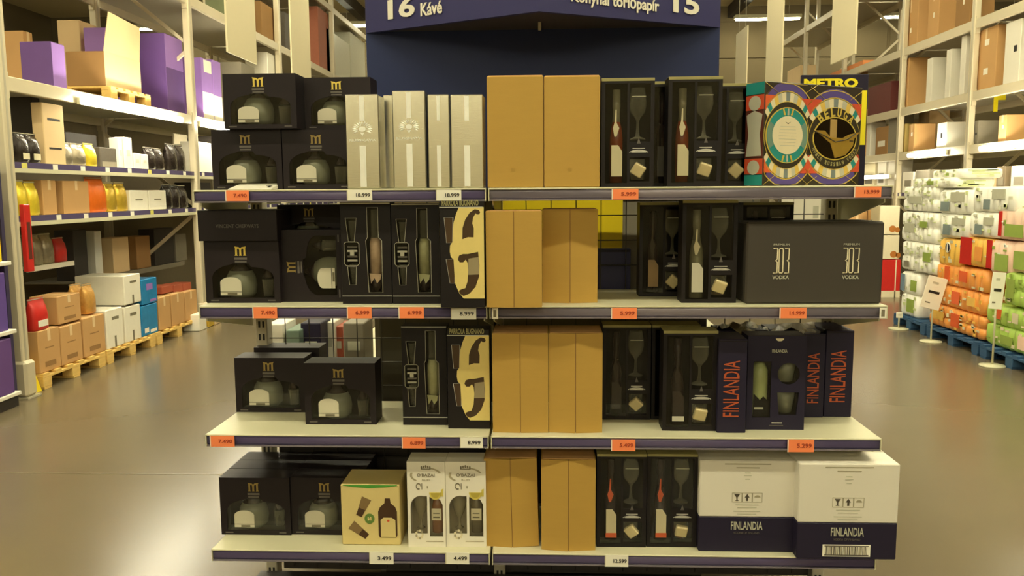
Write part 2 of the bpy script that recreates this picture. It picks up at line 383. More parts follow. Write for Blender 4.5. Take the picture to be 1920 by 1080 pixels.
# --- round-bottle gift box with the letter M
def m_box(label, place, rot=None, d=.105, bright=1, lying=False):
    xc, yf, z, w_, h_ = place
    t = thing('bottle_gift_box', label, 'gift box', (xc, yf, z), 0, 'black gift boxes with a round bottle')
    if rot == 'side':      # turned on its side, top to the left
        W, H = h_, w_
        t.location = (xc+w_/2, yf, z+h_/2); t.rotation_euler = (0, -R(90), 0)
    elif lying:
        W, H = w_, .19; t.location = (xc, yf, z+h_); t.rotation_euler = (-R(90), 0, 0); d = h_
        t.location = (xc, yf, z); t.rotation_euler = (0, 0, 0)
        shell(w_, h_, .19, black).build('carton', t)
        MB().plate(rect(-w_*.495, w_*.495, h_*.975, h_*.99), black2, -.0006, .0006).build('fold_line', t)
        text('VINCENT CHERWAYS', dimg, t, 0, h_*.48, w_*.54, h_*.12)
        return t
    else: W, H = w_, h_
    win = [(-.41*W, .08*H), (.42*W, .08*H), (.42*W, .42*H)]+ell(.12*W, .42*H, .30*W, .16*H, 0, 90, 6)[1:]+[(.09*W, .64*H), (-.13*W, .64*H)]+ell(-.11*W, .40*H, .30*W, .22*H, 100, 180, 7)
    shell(W, H, d, black, [win], im=inner).build('carton', t)
    MB().plate([(p[0], p[1]) for p in rect(-.42*W, .43*W, .07*H, .66*H)], film, .0025, .0003).build('window_film', t)
    r = .215*W; bc = (-.10*W, .055, .015)
    sy = .046/r
    bo = MB().lathe(bc, [(.0, 0), (r*.75, 0), (r*.95, r*.25), (r, r*.8), (r*.93, r*1.25), (r*.72, r*1.65)], frost, 20, None, 1, sy).lathe(bc, [(r*.72, r*1.65), (r*.4, r*1.95), (r*.26, r*2.2), (r*.25, r*2.5), (.0, r*2.52)], darkglass, 20, None, 1, sy).build('bottle', t)
    MB().plate([(-.315*W, .12*H), (-.03*W, .12*H), (-.03*W, .33*H)]+ell(-.172*W, .33*H, .142*W, .085*H, 0, 180, 10)[1:-1]+[(-.315*W, .33*H)], wht, .006, .001).build('label', bo)
    MB().plate(rect(-.315*W, -.03*W, .172*H, .18*H), ink, .0052, .0006).plate(rect(-.22*W, -.09*W, .125*H, .16*H), inkg, .0052, .0006).build('label_print', bo)
    MB().lathe((-.10*W, .055, .015+r*2.5), [(r*.3, 0), (r*.3, H*.82-r*2.5-.02), (0, H*.82-r*2.5-.02)], darkglass, 14).build('cap', bo)
    MB().lathe((.27*W, .055, .015), [(.0, .002), (.016, .002), (.021, .06), (.019, .06), (.015, .008)], glass, 14).lathe((.27*W, .055, .08), [(.02, .0), (.012, .02), (.005, .035), (0, .036)], darkglass, 12).build('shot_glass', t)
    gm = goldp if bright else mat('dull_gold_print', (150, 128, 70), .4, .3)
    mx, mz, ms = -.015*W, .765*H, .155*W
    MB().plate([(mx-ms/2+p[0]*ms, mz+p[1]*ms*.8) for p in M_OUT], gm, -.001, .001).build('emblem', t)
    MB().plate(rect(mx-ms*.55, mx+ms*.55, .70*H, .735*H), dimg, -.0008, .0008).plate(rect(mx-ms*.5, mx+ms*.5, .655*H, .68*H), dimg, -.0008, .0008).build('emblem_text_bars', t)
    MB().plate(rect(-.44*W, -.33*W, .03*H, .05*H), dimg, -.0006, .0006).plate(rect(.33*W, .43*W, .03*H, .05*H), dimg, -.0006, .0006).build('small_print', t)
    return t

# --- tall window box: slim bottle, stemmed glass and tumbler
def tall_box(label, place, tilt=30., neck=None, lab=cream, liquid=amber, tum=None, d=.088, bottle_low=None, visible_lab=1):
    xc, yf, z, W, H = place
    t = thing('glass_gift_set', label, 'gift box', (xc, yf, z), 0, 'tall black gift sets of slim bottle and stemmed glass')
    bx, gx_ = -.20*W, .21*W
    holes = [rect(-.43*W, -.01*W, .035*H, .955*H)[::-1], rect(.03*W, .43*W, .42*H, .955*H)[::-1], rect(.04*W, .42*W, .05*H, .275*H)[::-1]]
    shell(W, H, d, black2, holes).build('carton', t)
    MB().plate(rect(-.5*W, .5*W, H-.008, H), mat('lit_edge_olive', (150, 142, 92), .4, .2), -.001, .001).box(-.5*W, .5*W, -.001, d, H, H+.001, mat('lit_top_olive', (168, 160, 106), .5)).build('top_edge', t)  # olive on top and front lip paints light falling on black card
    MB().plate(rect(-.44*W, .44*W, .03*H, .96*H), film, .0028, .0003).build('window_film', t)
    rb = .13*W; q = H
    hz_ = mat('hazy_neck', (122, 116, 92), .14, n=.15) if liquid is not darkglass else darkglass
    bo = MB().lathe((bx, .042, .04*q), [(0, 0), (rb, 0), (rb, .42*q), (rb*.85, .50*q), (rb*.62, .57*q)], liquid, 16).lathe((bx, .042, .61*q), [(rb*.62, 0), (rb*.5, .06*q), (rb*.55, .12*q), (rb*.6, .14*q), (rb*.6, .30*q), (0, .30*q)], hz_, 16).build('bottle', t)
    MB().plate([(bx-rb*.8, .10*q), (bx+rb*.8, .10*q), (bx+rb*.8, .33*q), (bx+rb*.2, .39*q), (bx-rb*.8, .39*q)], lab, .014, .001).build('label', bo)
    nm = neck or cream
    MB().plate([(bx-rb*.35, .47*q), (bx-rb*.05, .47*q), (bx+rb*.35, .55*q), (bx-rb*.05, .60*q), (bx-rb*.05, .72*q), (bx-rb*.22, .72*q), (bx-rb*.35, .60*q), (bx-rb*.6, .55*q)], nm, .016, .001).build('neck_tag', bo)
    if bottle_low: MB().plate(rect(bx-rb*.85, bx+rb*.85, .085*q, .135*q), bottle_low, .0125, .001).build('lower_band', bo)
    gr = .15*W
    MB().lathe((gx_, .042, .445*q), [(.0, 0), (gr, .0), (gr*.95, .003), (gr*.3, .010), (.0045, .03), (.004, .17*q), (gr*.35, .20*q), (gr*.9, .25*q), (gr*1.15, .32*q), (gr*1.1, .38*q), (gr*.9, .48*q), (gr*.85, .48*q), (gr*1.05, .38*q), (gr*1.08, .32*q), (gr*.84, .26*q), (gr*.3, .21*q), (0, .205*q)], glass, 18).build('wine_glass', t)
    MB().box(gx_-gr*.9, gx_+gr*.9, .008, .010, .835*q, .842*q, mat('rim_glint', (200, 198, 180), .15, .3)).build('painted_glint', t)  # pale bar painted as a glint on the wine glass
    em = MB(); ez = .325*q; ew = .19*W
    em.plate(ringsec(gx_, ez-.004, ew, .032*q, ew*.93, .022*q, 15, 165, 8), silverp, -.001, .001)
    em.plate(rect(gx_-ew*.75, gx_+ew*.75, ez-.002, ez+.0025), silverp, -.001, .001).plate(rect(gx_-ew*.62, gx_+ew*.62, ez+.010, ez+.0125), silverp, -.001, .001)
    em.plate([(gx_-.006, ez+.026), (gx_+.006, ez+.026), (gx_, ez+.044)], dimg, -.001, .001)
    em.build('emblem', t)
    tr = .16*W
    tb = MB().lathe((gx_, .042, .06*q), [(0, .002), (tr*.85, .002), (tr, .2*q), (tr*.93, .2*q), (tr*.8, .012), (0, .012)], glass, 16).lathe((gx_, .046, .068*q), [(0, 0), (tr*.72, 0), (tr*.82, .09*q), (0, .09*q)], tum or mat('amber_dim', (86, 52, 30), .3), 14).build('tumbler', t)
    c = .13*W; tf = Matrix.Translation((gx_, .012, .155*q)) @ Matrix.Rotation(R(tilt), 4, 'Y') @ Matrix.Rotation(R(14), 4, 'X')
    MB().box(-c*.9, c*.9, -.006, .012, -c*.9, c*.9, cube_m, .003, tf).build('cube', tb)
    return t

# --- slim vodka box: bottle and two shot glasses in a moulded window
def slim_box(label, place, pink=False, d=.085):
    xc, yf, z, W, H = place
    t = thing('slim_bottle_box', label, 'gift box', (xc, yf, z), 0, 'black gift boxes with a slim bottle and shot glasses')
    u = lambda x: (x-.5)*W
    v = lambda y: (1-y)*H
    bot = [(u(.535), v(.045)), (u(.755), v(.045)), (u(.755), v(.34)), (u(.82), v(.37)), (u(.82), v(.885)), (u(.54), v(.885)), (u(.50), v(.37)), (u(.535), v(.34))][::-1]
    g1 = [(u(.10), v(.15)), (u(.32), v(.15)), (u(.27), v(.38)), (u(.15), v(.38))][::-1]
    g2 = [(u(.12), v(.63)), (u(.30), v(.63)), (u(.28), v(.78)+(-.03*H)), (u(.15), v(.78)-.03*H)][::-1]
    cl = [(u(.06), v(.40)), (u(.10), v(.385)), (u(.32), v(.385)), (u(.36), v(.40)), (u(.36), v(.60)), (u(.32), v(.62)), (u(.10), v(.62)), (u(.06), v(.60))][::-1]
    shell(W, H, d, black2, [bot, g1, g2, cl]).build('carton', t)
    MB().plate(rect(-W/2, W/2, H-.0035, H-.0005), silverp, -.001, .001).plate(rect(-W/2, W/2, .075*H, .082*H), silverp, -.001, .001).build('silver_lines', t)
    for lp, nm in ((bot, 'bottle_rim'), (g1, 'glass_rim'), (g2, 'glass_rim'), (cl, 'clasp_rim')):
        MB().tube([(p[0], -.0005, p[1]) for p in lp], .0011, mat('lit_rim_plastic', (168, 164, 146), .3), 5, True).build(nm, t)  # pale tubes paint the light caught by the moulded edges
    MB().plate(rect(-.45*W, .40*W, .09*H, .97*H), film, .0028, .0003).build('window_film', t)
    bxc = u(.66)
    bo = MB().lathe((bxc, .034, v(.88)), [(0, 0), (.125*W, 0), (.125*W, .17*H)], darkglass, 14).lathe((bxc, .034, v(.71)), [(.125*W, 0), (.13*W, .30*H), (.10*W, .36*H)], mat('pinkish_label', (196, 168, 142), .4, n=.2, ns=60) if pink else mat('greenish_label', (176, 174, 132), .4, n=.2, ns=60), 14).lathe((bxc, .034, v(.35)), [(.09*W, 0), (.09*W, .28*H), (0, .28*H)], glass, 14).build('bottle', t)
    MB().plate([(bxc-.09*W, v(.80)), (bxc-.02*W, v(.745)), (bxc+.03*W, v(.80)), (bxc+.10*W, v(.76)), (bxc+.12*W, v(.71)), (bxc-.12*W, v(.70))], mat('pinkish_label', (0, 0, 0)) if pink else mat('greenish_label', (0, 0, 0)), .0125, .001).build('label_tip', bo)
    for zz, flip in ((v(.38), 0), (v(.81), 0)):
        MB().lathe((u(.21), .03, zz), [(0, 0), (.055*W, 0), (.095*W, .2*H), (.085*W, .2*H), (.045*W, .02*H), (0, .02*H)], glass, 14).build('shot_glass', t)
    cb = MB()
    for k, yy in enumerate((.435, .475, .53, .57)): cb.box(u(.11), u(.31), .006, .012, v(yy)-.003, v(yy)+.003, silverp if k % 2 else dimg)
    cb.box(u(.17), u(.25), .004, .01, v(.52), v(.465), silverp).build('clasp', t)
    return t

# --- black and gold box with scroll cut-outs
def scroll_box(label, place, d=.085):
    xc, yf, z, W, H = place
    t = thing('scroll_gift_box', label, 'gift box', (xc, yf, z), 0, 'black and gold gift boxes with scroll cut-outs')
    u = lambda x: (x-985)/440*W-W/2
    v = lambda y: H-(y-45)/1015*H
    P = lambda pts: [(u(x), v(y)) for x, y in pts]
    shell(W, H, d, black2).build('carton', t)
    go = P([(1180, 102), (1424, 102), (1424, 972), (1215, 972), (1165, 905), (1130, 820), (1120, 600), (1092, 570), (1084, 520), (1088, 462), (1112, 430), (1116, 330), (1125, 250), (1150, 170)])
    up_ = P([(1210, 405), (1213, 300), (1240, 220), (1285, 155), (1335, 122), (1375, 128), (1390, 150), (1380, 172), (1355, 172), (1345, 160), (1320, 200), (1310, 255), (1325, 300), (1322, 388), (1265, 386)])
    lo = P([(1262, 545), (1365, 525), (1376, 650), (1372, 760), (1335, 860), (1275, 925), (1215, 947), (1172, 925), (1170, 895), (1200, 880), (1232, 872), (1255, 810), (1264, 700), (1258, 630), (1240, 600), (1215, 625), (1180, 625), (1162, 596), (1175, 560), (1215, 545)])
    MB().plate(go, golds, -.0022, .002, [up_, lo]).build('gold_panel', t)
    MB().plate(up_, mat('bottle_brown', (70, 52, 36), .2), -.0006, .0005).plate(lo, mat('bottle_brown', (0, 0, 0)), -.0006, .0005).build('scroll_windows', t)
    MB().plate(P([(1268, 590), (1368, 575), (1375, 740), (1262, 745)]), mat('taupe_label', (150, 136, 104), .45), -.0009, .0004).build('bottle_label', t)
    gl = [(1032, 200), (1120, 200), (1112, 440), (1052, 440)], [(1045, 595), (1132, 595), (1128, 825), (1080, 825)]
    for q in gl:
        q = P(q); mb = MB().plate(q, mat('bottle_brown', (0, 0, 0)), -.0008, .0006).tube([(p[0], -.0012, p[1]) for p in q[:1]+q[3:0:-1]], .0009, silverp, 5, True); mb.build('glass_print', t)
    MB().plate(rect(-W/2, W*.47, v(106), v(99)), silverp, -.0026, .0008).build('silver_line', t)
    text('PARROLA BUGNANO', mat('old_gold_print', (158, 150, 100), .5), t, -.03*W, v(65), .82*W, .019*H/.34, bold=.02)
    return t

# --- embossed silver carton
def silver_box(label, place, emblem=True, d=.10):
    xc, yf, z, W, H = place
    t = thing('silver_gift_box', label, 'gift box', (xc, yf, z), 0, 'embossed silver bottle cartons')
    MB().box(-W/2, W/2, 0, d, 0, H, silver, .003).build('carton', t)
    for r_ in (rect(-.09*W, .09*W, .02*H, .46*H), rect(-.07*W, .07*W, .72*H, .985*H)): MB().plate(r_, mat('bright_silver', (250, 249, 240), .6, .9), -.0012, .0012).build('embossed_bar', t)
    if emblem:
        em = MB(); cz = .635*H
        for k in range(15):
            a = R(-30+k*240/14); L0, L1 = .12*W, .31*W
            ca, sa = math.cos(a), math.sin(a); wv = .022*W
            r0, r1 = (ca*L0, cz+sa*L0*.75), (ca*L1, cz+sa*L1*.75); px_, pz_ = -sa*wv*1.1, ca*wv*1.1
            mxx, mzz = (r0[0]*.35+r1[0]*.65), (r0[1]*.35+r1[1]*.65)
            em.add([(r0[0], -.0002, r0[1]), (mxx+px_, -.0002, mzz+pz_), (r1[0], -.0002, r1[1]), (mxx-px_, -.0002, mzz-pz_), (mxx, -.0022, mzz)], [(0, 1, 4), (1, 2, 4), (2, 3, 4), (3, 0, 4)], mat('bright_silver', (0, 0, 0)))
        em.plate(ell(0, cz, .10*W, .075*W, n=16), mat('bright_silver', (0, 0, 0)), -.002, .002)
        em.plate([(p[0], p[1]) for p in [(-.06*W, cz-.10*W), (.06*W, cz-.10*W), (0, cz-.2*W)]], mat('bright_silver', (0, 0, 0)), -.002, .002).build('embossed_emblem', t)
        text('RUSSKAYA', mat('bright_silver', (0, 0, 0)), t, 0, .515*H, .8*W, .024*H/.31*.31, y=-.0016, ex=.0014, bold=.01, name='embossed_lettering')
    return t

# --- kraft cartons, front creased like a folded sleeve
def kraft_box(label, place, crease=.010, d=.17, lean=0.):
    xc, yf, z, W, H = place
    t = thing('kraft_carton', label, 'carton', (xc, yf, z), 0, 'plain kraft cartons in the middle of the gondola')
    t.rotation_euler = (0, lean, 0)
    if crease:
        mb = MB()
        for s_ in (-1, 1):
            x0, x1 = (-W/2, -.0012) if s_ < 0 else (.0012, W/2)
            yo = (crease, 0) if s_ < 0 else (0, crease)
            mb.add([(x0, yo[0], 0), (x1, yo[1], 0), (x1, d, 0), (x0, d, 0), (x0, yo[0], H), (x1, yo[1], H), (x1, d, H), (x0, d, H)], [(0, 3, 2, 1), (4, 5, 6, 7), (0, 1, 5, 4), (1, 2, 6, 5), (2, 3, 7, 6), (3, 0, 4, 7)], kraft)
        mb.box(-.002, .002, .002, d-.01, .001, H-.001, carton_d).build('sleeve', t)
    else:
        MB().box(-W/2, W/2, 0, d, 0, H, kraft, .003).build('sleeve', t)
        MB().box(-W*.12, W*.12, .004, .03, H, H+.0012, film).box(-W*.08, -W*.0, -.0004, 0, .05, .062, film).build('tape', t)
    MB().box(-W*.48, W*.48, crease+.004, d-.01, H-.0005, H+.002, carton, .0006).build('top_flap', t)
    return t

# --- tags
def price_tag(s, x0, x1, y0, y1, body, col, where):
    a, b = PY(x0, y0, YS-.006), PY(x1, y1, YS-.006); W, H = b.x-a.x, a.z-b.z
    o = col == 'orange'
    t = thing('price_tag', '%s price tag %s' % (col, where), 'price tag', ((a.x+b.x)/2, YS-.006, b.z), 0, 'price tags on the shelf rails')
    MB().plate(rect(-W/2, W/2, 0, H), orange_t if o else white_t, 0, .0016).build('card', t)
    MB().plate(rect(-W/2, -W/2+.003, 0, H), wht if o else shelf_w, -.0006, .0006).build('holder_edge', t)
    text(body, ink_o if o else ink, t, W*.13, H*.5, W*.56, H*.34, y=-.0008, bold=.02, name='price')
for q in [
    (0, 422, 467, 357, 377, '7.490', 'orange', 'on the left top shelf below the stacked bottle boxes'),
    (0, 650, 698, 356, 376, '18.999', 'white', 'on the top shelf rail below the leftmost silver carton'),
    (0, 817, 865, 356, 376, '18.999', 'white', 'on the top shelf rail below the rightmost silver cartons'),
    (0, 1147, 1197, 354, 374, '5.999', 'orange', 'on the top shelf rail below the tall glass gift sets'),
    (0, 1602, 1652, 350, 370, '13.999', 'orange', 'at the right end of the top shelf below the patterned box'),
    (1, 473, 520, 576, 597, '7.490', 'orange', 'on the second shelf below the bottle box with a box on top'),
    (1, 650, 697, 576, 597, '6.999', 'orange', 'on the second shelf below the first slim bottle box'),
    (1, 747, 795, 576, 597, '6.999', 'orange', 'on the second shelf below the other slim bottle box'),
    (1, 845, 893, 578, 599, '8.999', 'white', 'on the second shelf below the black and gold box'),
    (1, 1146, 1194, 577, 598, '5.999', 'orange', 'on the second shelf below the yellow board'),
    (1, 1462, 1512, 577, 597, '14.999', 'orange', 'on the second shelf below the wide black 303 carton'),
    (2, 393, 440, 817, 838, '7.490', 'orange', 'at the left end of the third shelf rail'),
    (2, 753, 798, 820, 841, '6.899', 'orange', 'on the third shelf below the slim bottle box'),
    (2, 862, 905, 820, 840, '8.999', 'white', 'on the third shelf below the black and gold box'),
    (2, 1146, 1191, 824, 846, '5.499', 'orange', 'on the third shelf below the glass gift sets'),
    (2, 1477, 1526, 824, 848, '5.299', 'orange', 'on the third shelf below the navy window gift box'),
    (3, 692, 738, 1036, 1058, '3.499', 'white', 'on the bottom rail below the cream box with green edge'),
    (3, 835, 880, 1036, 1058, '4.499', 'white', 'on the bottom rail below the white gift boxes'),
    (3, 1134, 1178, 1041, 1063, '12.599', 'white', 'on the bottom rail below the gift sets with orange bands')]: price_tag(*q)
a = PY(428, 352, 2.66); b = PY(515, 352, 2.66)
o = MB().add([(a.x, 2.655, 0), (b.x-.01, 2.655, 0), (b.x, 2.72, .004), (a.x+.02, 2.72, .004), (a.x, 2.655, .002), (b.x-.01, 2.655, .002), (b.x, 2.72, .02), (a.x+.02, 2.72, .02)], [(0, 3, 2, 1), (4, 5, 6, 7), (0, 1, 5, 4), (1, 2, 6, 5), (2, 3, 7, 6), (3, 0, 4, 7)], wht).build('loose_card', None, (0, 0, S[0]+.0005))
tag(o, 'loose white card lying on the top shelf before the bottle boxes', 'card')
MB().box(b.x-.03, b.x-.018, 2.668, 2.70, .0112, .0125, ink).build('printed_mark', o)
for (s, x, y0, y1, w_) in ((1, 1656, 577, 597, 'right end of the second shelf'), (1, 928, 578, 598, 'second shelf rail left of the kraft cartons')):
    a, b = PY(x-6, y0, YS-.006), PY(x+6, y1, YS-.006)
    o = tag(MB().box(a.x, b.x, YS-.006, YS-.004, b.z, a.z, white_t).build('label_holder'), 'small clear label holder at the %s' % w_, 'label holder')
    MB().box(a.x+.005, b.x-.006, YS-.0066, YS-.006, b.z+.006, a.z-.006, inkg).build('printed_mark', o)

# ------------------------------------------------------------------ top shelf
lowL = fit(0, 399, 529, 243, None, 2.70); lowR = fit(0, 531, 661, 243, None, 2.70)
m_box('lower left bottle box of the stack on the top shelf', lowL, bright=0)
m_box('lower right bottle box of the stack, half behind the leftmost silver carton', lowR, bright=0)
for (x0, x1, yt, yf, lab) in ((420, 556, 138, 2.675, 'upper left bottle box, topmost at the left end of the top shelf'), (572, 696, 145, 2.74, 'upper right bottle box of the stack on the top shelf')):
    p = list(fit(0, x0, x1, yt, None, yf)); zt = p[2]+p[4]; p[2] = S[0]+.0005+lowL[4]+.001; p[4] = zt-p[2]; m_box(lab, p)
for (x0, x1, yt, yf, em, lab) in ((648, 711, 177, 2.66, 1, 'leftmost silver carton with crest beside the black bottle boxes'),
                                  (719, 778, 178, 2.79, 0, 'silver carton set back behind the middle crested silver carton'),
                                  (736, 798, 170, 2.66, 1, 'middle silver carton with crest, tallest of the silver cartons'),
                                  (802, 843, 177, 2.68, 0, 'narrow silver carton turned to its side, second from right'),
                                  (845, 906, 177, 2.66, 0, 'rightmost silver carton, beside the kraft cartons')):
    silver_box(lab, fit(0, x0, x1, yt, None, yf), em)
kraft_box('left smooth kraft carton on the top shelf beside the silver cartons', fit(0, 913, 1019, 142, None, 2.66), 0)
kraft_box('right smooth kraft carton on the top shelf beside the glass gift sets', fit(0, 1020, 1125, 142, None, 2.66), 0)
tall_box('glass gift set on the top shelf next to the smooth kraft cartons', fit(0, 1128, 1227, 147, None, 2.67), 32)
tall_box('glass gift set set back between two others on the top shelf', fit(0, 1216, 1311, 153, None, 2.775), 30, liquid=darkglass, lab=dimg, neck=darkglass)
tall_box('second full glass gift set on the top shelf, with a tilted cream cube', fit(0, 1253, 1354, 144, None, 2.67), 18)
tall_box('glass gift set set back beside the patterned box on the top shelf', fit(0, 1313, 1412, 157, None, 2.775), 42, liquid=darkglass)

# patterned box, turned, and the sign behind it
A, B_ = PY(1432, 250, 2.68), PY(1614, 250, 2.89)
ang = math.atan2(2.89-2.68, B_.x-A.x); BW = math.hypot(B_.x-A.x, .21); BH = PY(1432, 152, 2.68).z-S[0]; BD = .085
t = thing('patterned_box', 'colourful patterned gift box with an oval label and a round window', 'gift box', (A.x, 2.68, S[0]+.0005), ang)
MB().box(0, BW, 0, BD, 0, BH, mat('dark_olive_card', (52, 44, 30), .4), .002).build('carton', t)
fu = lambda x: (x-235)/785*BW
def fv(y): return BH-(y-165)/855*BH
pr = MB(); K = .0008
rings = [(410, 600, 175, 275), (795, 615, 212, 262)]
def clip(poly): return [(min(max(a, .003), BW-.003), min(max(b, .004), BH-.004)) for a, b in poly]
for cx, cy, rx, ry_ in rings:
    C0, C1 = fu(cx), fv(cy); sx, sz = BW/785, BH/855
    for a0, a1 in ((48, 132), (228, 312)): pr.plate(clip(ringsec(C0, C1, rx*1.3*sx, ry_*1.62*sz, rx*1.15*sx, ry_*1.34*sz, a0, a1)), violet_p, -1.5*K, K)
    for a0, a1 in ((40, 140), (220, 320)):
        for e in (1.34, 1.58): pr.plate(clip(ringsec(C0, C1, rx*(e-.02)*sx*.92, ry_*e*sz, rx*(e-.06)*sx*.92, (e-.03)*ry_*sz, a0, a1)), goldp, -2*K, K)
    for k in range(13):
        for base in (30, 210):
            a0 = base+k*9.2
            pr.plate(clip(ringsec(C0, C1, rx*1.16*sx, ry_*1.29*sz, rx*.98*sx, ry_*1.0*sz, a0, a0+9.2, 3)), [cream, teal, cream, yel_p, greyp, cream, mat('slate_print', (120, 130, 130), .5), cream, greyp, yel_p, cream, teal, cream][k], -2.4*K, K)
for x, y, wd in ((262, 345, 75), (595, 360, 85), (1000, 380, 70), (255, 840, 75), (590, 845, 85), (1000, 830, 70)):
    up_s = 1 if y < 600 else -1
    pr.plate(clip([(fu(x-wd), fv(y-up_s*70)), (fu(x+wd), fv(y-up_s*70)), (fu(x+wd*.45), fv(y+up_s*45)), (fu(x), fv(y+up_s*85)), (fu(x-wd*.45), fv(y+up_s*45))]), orr if x < 300 else red_p, -2.0*K, K*.8)
for k, (cx, cy, rx, ry_) in enumerate(rings):
    C0, C1 = fu(cx), fv(cy); sx, sz = BW/785, BH/855; dk = mat('dark_olive_card', (0, 0, 0))
    pr.plate(ell(C0, C1, rx*1.02*sx, ry_*1.02*sz, n=40), goldp, -3*K, K).plate(ell(C0, C1, rx*sx, ry_*sz, n=40), dk, -3.6*K, K)
for (xa, ya, xb, yb_) in ((225, 150, 345, 260), (345, 170, 560, 180), (530, 250, 640, 160), (690, 280, 590, 190), (910, 280, 1015, 200), (230, 1010, 330, 930), (500, 940, 590, 1015), (560, 1015, 660, 940), (900, 940, 1000, 1010)):
    p0, p1 = (fu(xa)+.004, fv(max(172, ya))), (min(fu(xb), BW-.003), fv(max(172, min(yb_, 1012))))
    pr.tube([(p0[0], -2.6*K, p0[1]), (p1[0], -2.6*K, p1[1])], .0007, goldp, 5)
pr.build('front_print', t)
sx, sz = BW/785, BH/855
C0, C1 = fu(410), fv(600)
ov = MB().plate(ell(C0, C1, 168*sx, 232*sz, n=40), goldp, -.0036, .0008).plate(ell(C0, C1, 158*sx, 224*sz, n=40), teal, -.0042, .0008)
ov.plate(ell(C0, C1, 118*sx, 158*sz, n=36), cream, -.0052, .0008)
for s_ in (-1, 1): ov.plate(ringsec(C0+s_*0, C1, 156*sx, 222*sz, 120*sx, 160*sz, 150 if s_ < 0 else -30, 210 if s_ < 0 else 30, 8), mat('grey_teal', (110, 140, 126), .5), -.0046, .0006)
for s_ in (-1, 1):
    for dx in (-26, 0, 26): ov.plate([(C0+(dx-7)*sx, C1+s_*165*sz), (C0+(dx+7)*sx, C1+s_*165*sz), (C0+(dx*1.5+5)*sx, C1+s_*220*sz), (C0+(dx*1.5-5)*sx, C1+s_*220*sz)], goldp if dx else greyp, -.0056, .0008)
for k in range(7): ov.plate(rect(C0-(70-4*abs(k-3))*sx, C0+(70-4*abs(k-3))*sx, C1+(70-k*26)*sz, C1+(74-k*26)*sz), greyp, -.0056, .0004)
ov.plate([(C0-22*sx, C1+112*sz), (C0, C1+100*sz), (C0+22*sx, C1+112*sz), (C0, C1+92*sz)], ink, -.0056, .0004)
ov.build('oval_label', t)
C0, C1 = fu(795), fv(615)
rd = MB().plate(ell(C0, C1, 184*sx, 186*sz, n=40), goldp, -.0036, .0008).plate(ell(C0, C1, 174*sx, 176*sz, n=40), mat('mirror_window', (70, 58, 44), .06, .9), -.0042, .0008)
rd.plate(rect(C0-45*sx, C0+10*sx, C1-10*sz, C1+165*sz), mat('tan_reflection', (170, 140, 84), .4), -.0048, .0005)  # tan rectangle painted as a reflection in the window
rd.plate([(C0-180*sx, C1+65*sz), (C0-90*sx, C1+65*sz), (C0-40*sx, C1+10*sz), (C0+60*sx, C1+5*sz), (C0+120*sx, C1+40*sz), (C0+205*sx, C1+62*sz), (C0+160*sx, C1+5*sz), (C0+150*sx, C1-60*sz), (C0+90*sx, C1-140*sz), (C0, C1-168*sz), (C0-40*sx, C1-40*sz), (C0-120*sx, C1+25*sz)], gold, -.0056, .0012)
rd.tube([(C0-180*sx, -.006, C1+60*sz), (C0-90*sx, -.006, C1+20*sz), (C0, -.006, C1-30*sz), (C0+100*sx, -.006, C1-5*sz), (C0+170*sx, -.006, C1+50*sz)], .002, mat('dark_olive_card', (0, 0, 0)), 5)
rd.plate(rect(C0+118*sx, C0+150*sx, C1-22*sz, C1-14*sz), ink, -.0062, .0006).build('round_window', t)
def arc_text(body, C0, C1, rx, rz, a0, a1, h, flip=False, m=goldp):
    n = len(body)
    for i, ch in enumerate(body):
        if ch == ' ': continue
        a = a0+(a1-a0)*i/(n-1)
        text(ch, m, t, C0+rx*math.cos(R(a)), C1+rz*math.sin(R(a)), h*.62, h, y=-.0044, rot=((R(a-90) if not flip else R(a+90)), 0, 0), bold=.03, name='letter')
arc_text('BELUGA', C0, C1, 190*sx, 222*sz, 132, 48, .030)
arc_text('NOBLE RUSSIAN VODKA', C0, C1, 194*sx, 222*sz, 205, 335, .013, True, mat('old_gold_print', (158, 150, 100), .5))
sd = MB(); tf = Matrix.Rotation(R(-90), 4, 'Z')   # left side print, x runs from back to front
hx = BD
for z0, z1, m_ in ((0, .11, teal), (.11, .27, red_p), (.27, .73, mat('dark_red_print', (92, 40, 28), .5)), (.73, .88, red_p), (.88, 1, teal)):
    sd.plate(rect(-hx+.002, -.002, z0*BH+.002, z1*BH-.001), m_, -.0008, .0008, (), tf)
sd.plate(ell(-hx*.5, .80*BH, hx*.32, .07*BH), greyp, -.0016, .0008, (), tf).plate(ell(-hx*.5, .18*BH, hx*.32, .07*BH), greyp, -.0016, .0008, (), tf)
sd.plate([(-hx*.92, .29*BH), (-hx*.08, .29*BH), (-hx*.2, .5*BH), (-hx*.08, .69*BH), (-hx*.5, .73*BH), (-hx*.92, .69*BH), (-hx*.8, .5*BH)], greyp, -.0016, .0008, (), tf)
sd.build('side_print', t)
# metro sign board
a, b = PY(1503, 141, 3.0), PY(1620, 350, 3.0)
t = thing('brand_board', 'blue and yellow lettered board standing behind the patterned box', 'sign', (a.x, 3.0, S[0]+.0005)); W_, H_ = b.x-a.x, a.z-S[0]
MB().box(0, W_, 0, .012, 0, H_, navy, .001).build('board', t)
a2, b2 = PY(1520, 171, 2.999), PY(1618, 272, 2.999)
MB().plate(rect(W_*.08, W_*.985, b2.z-S[0], a2.z-S[0]), yelsign, -.0012, .0012).build('yellow_field', t)
p0, p1 = PY(1507, 149, 2.998), PY(1608, 165, 2.998)
text('METRO', yelsign, t, (p0.x+p1.x)/2-a.x, (p0.z+p1.z)/2-S[0], p1.x-p0.x, p0.z-p1.z, y=-.002, bold=.05, ex=.0012)

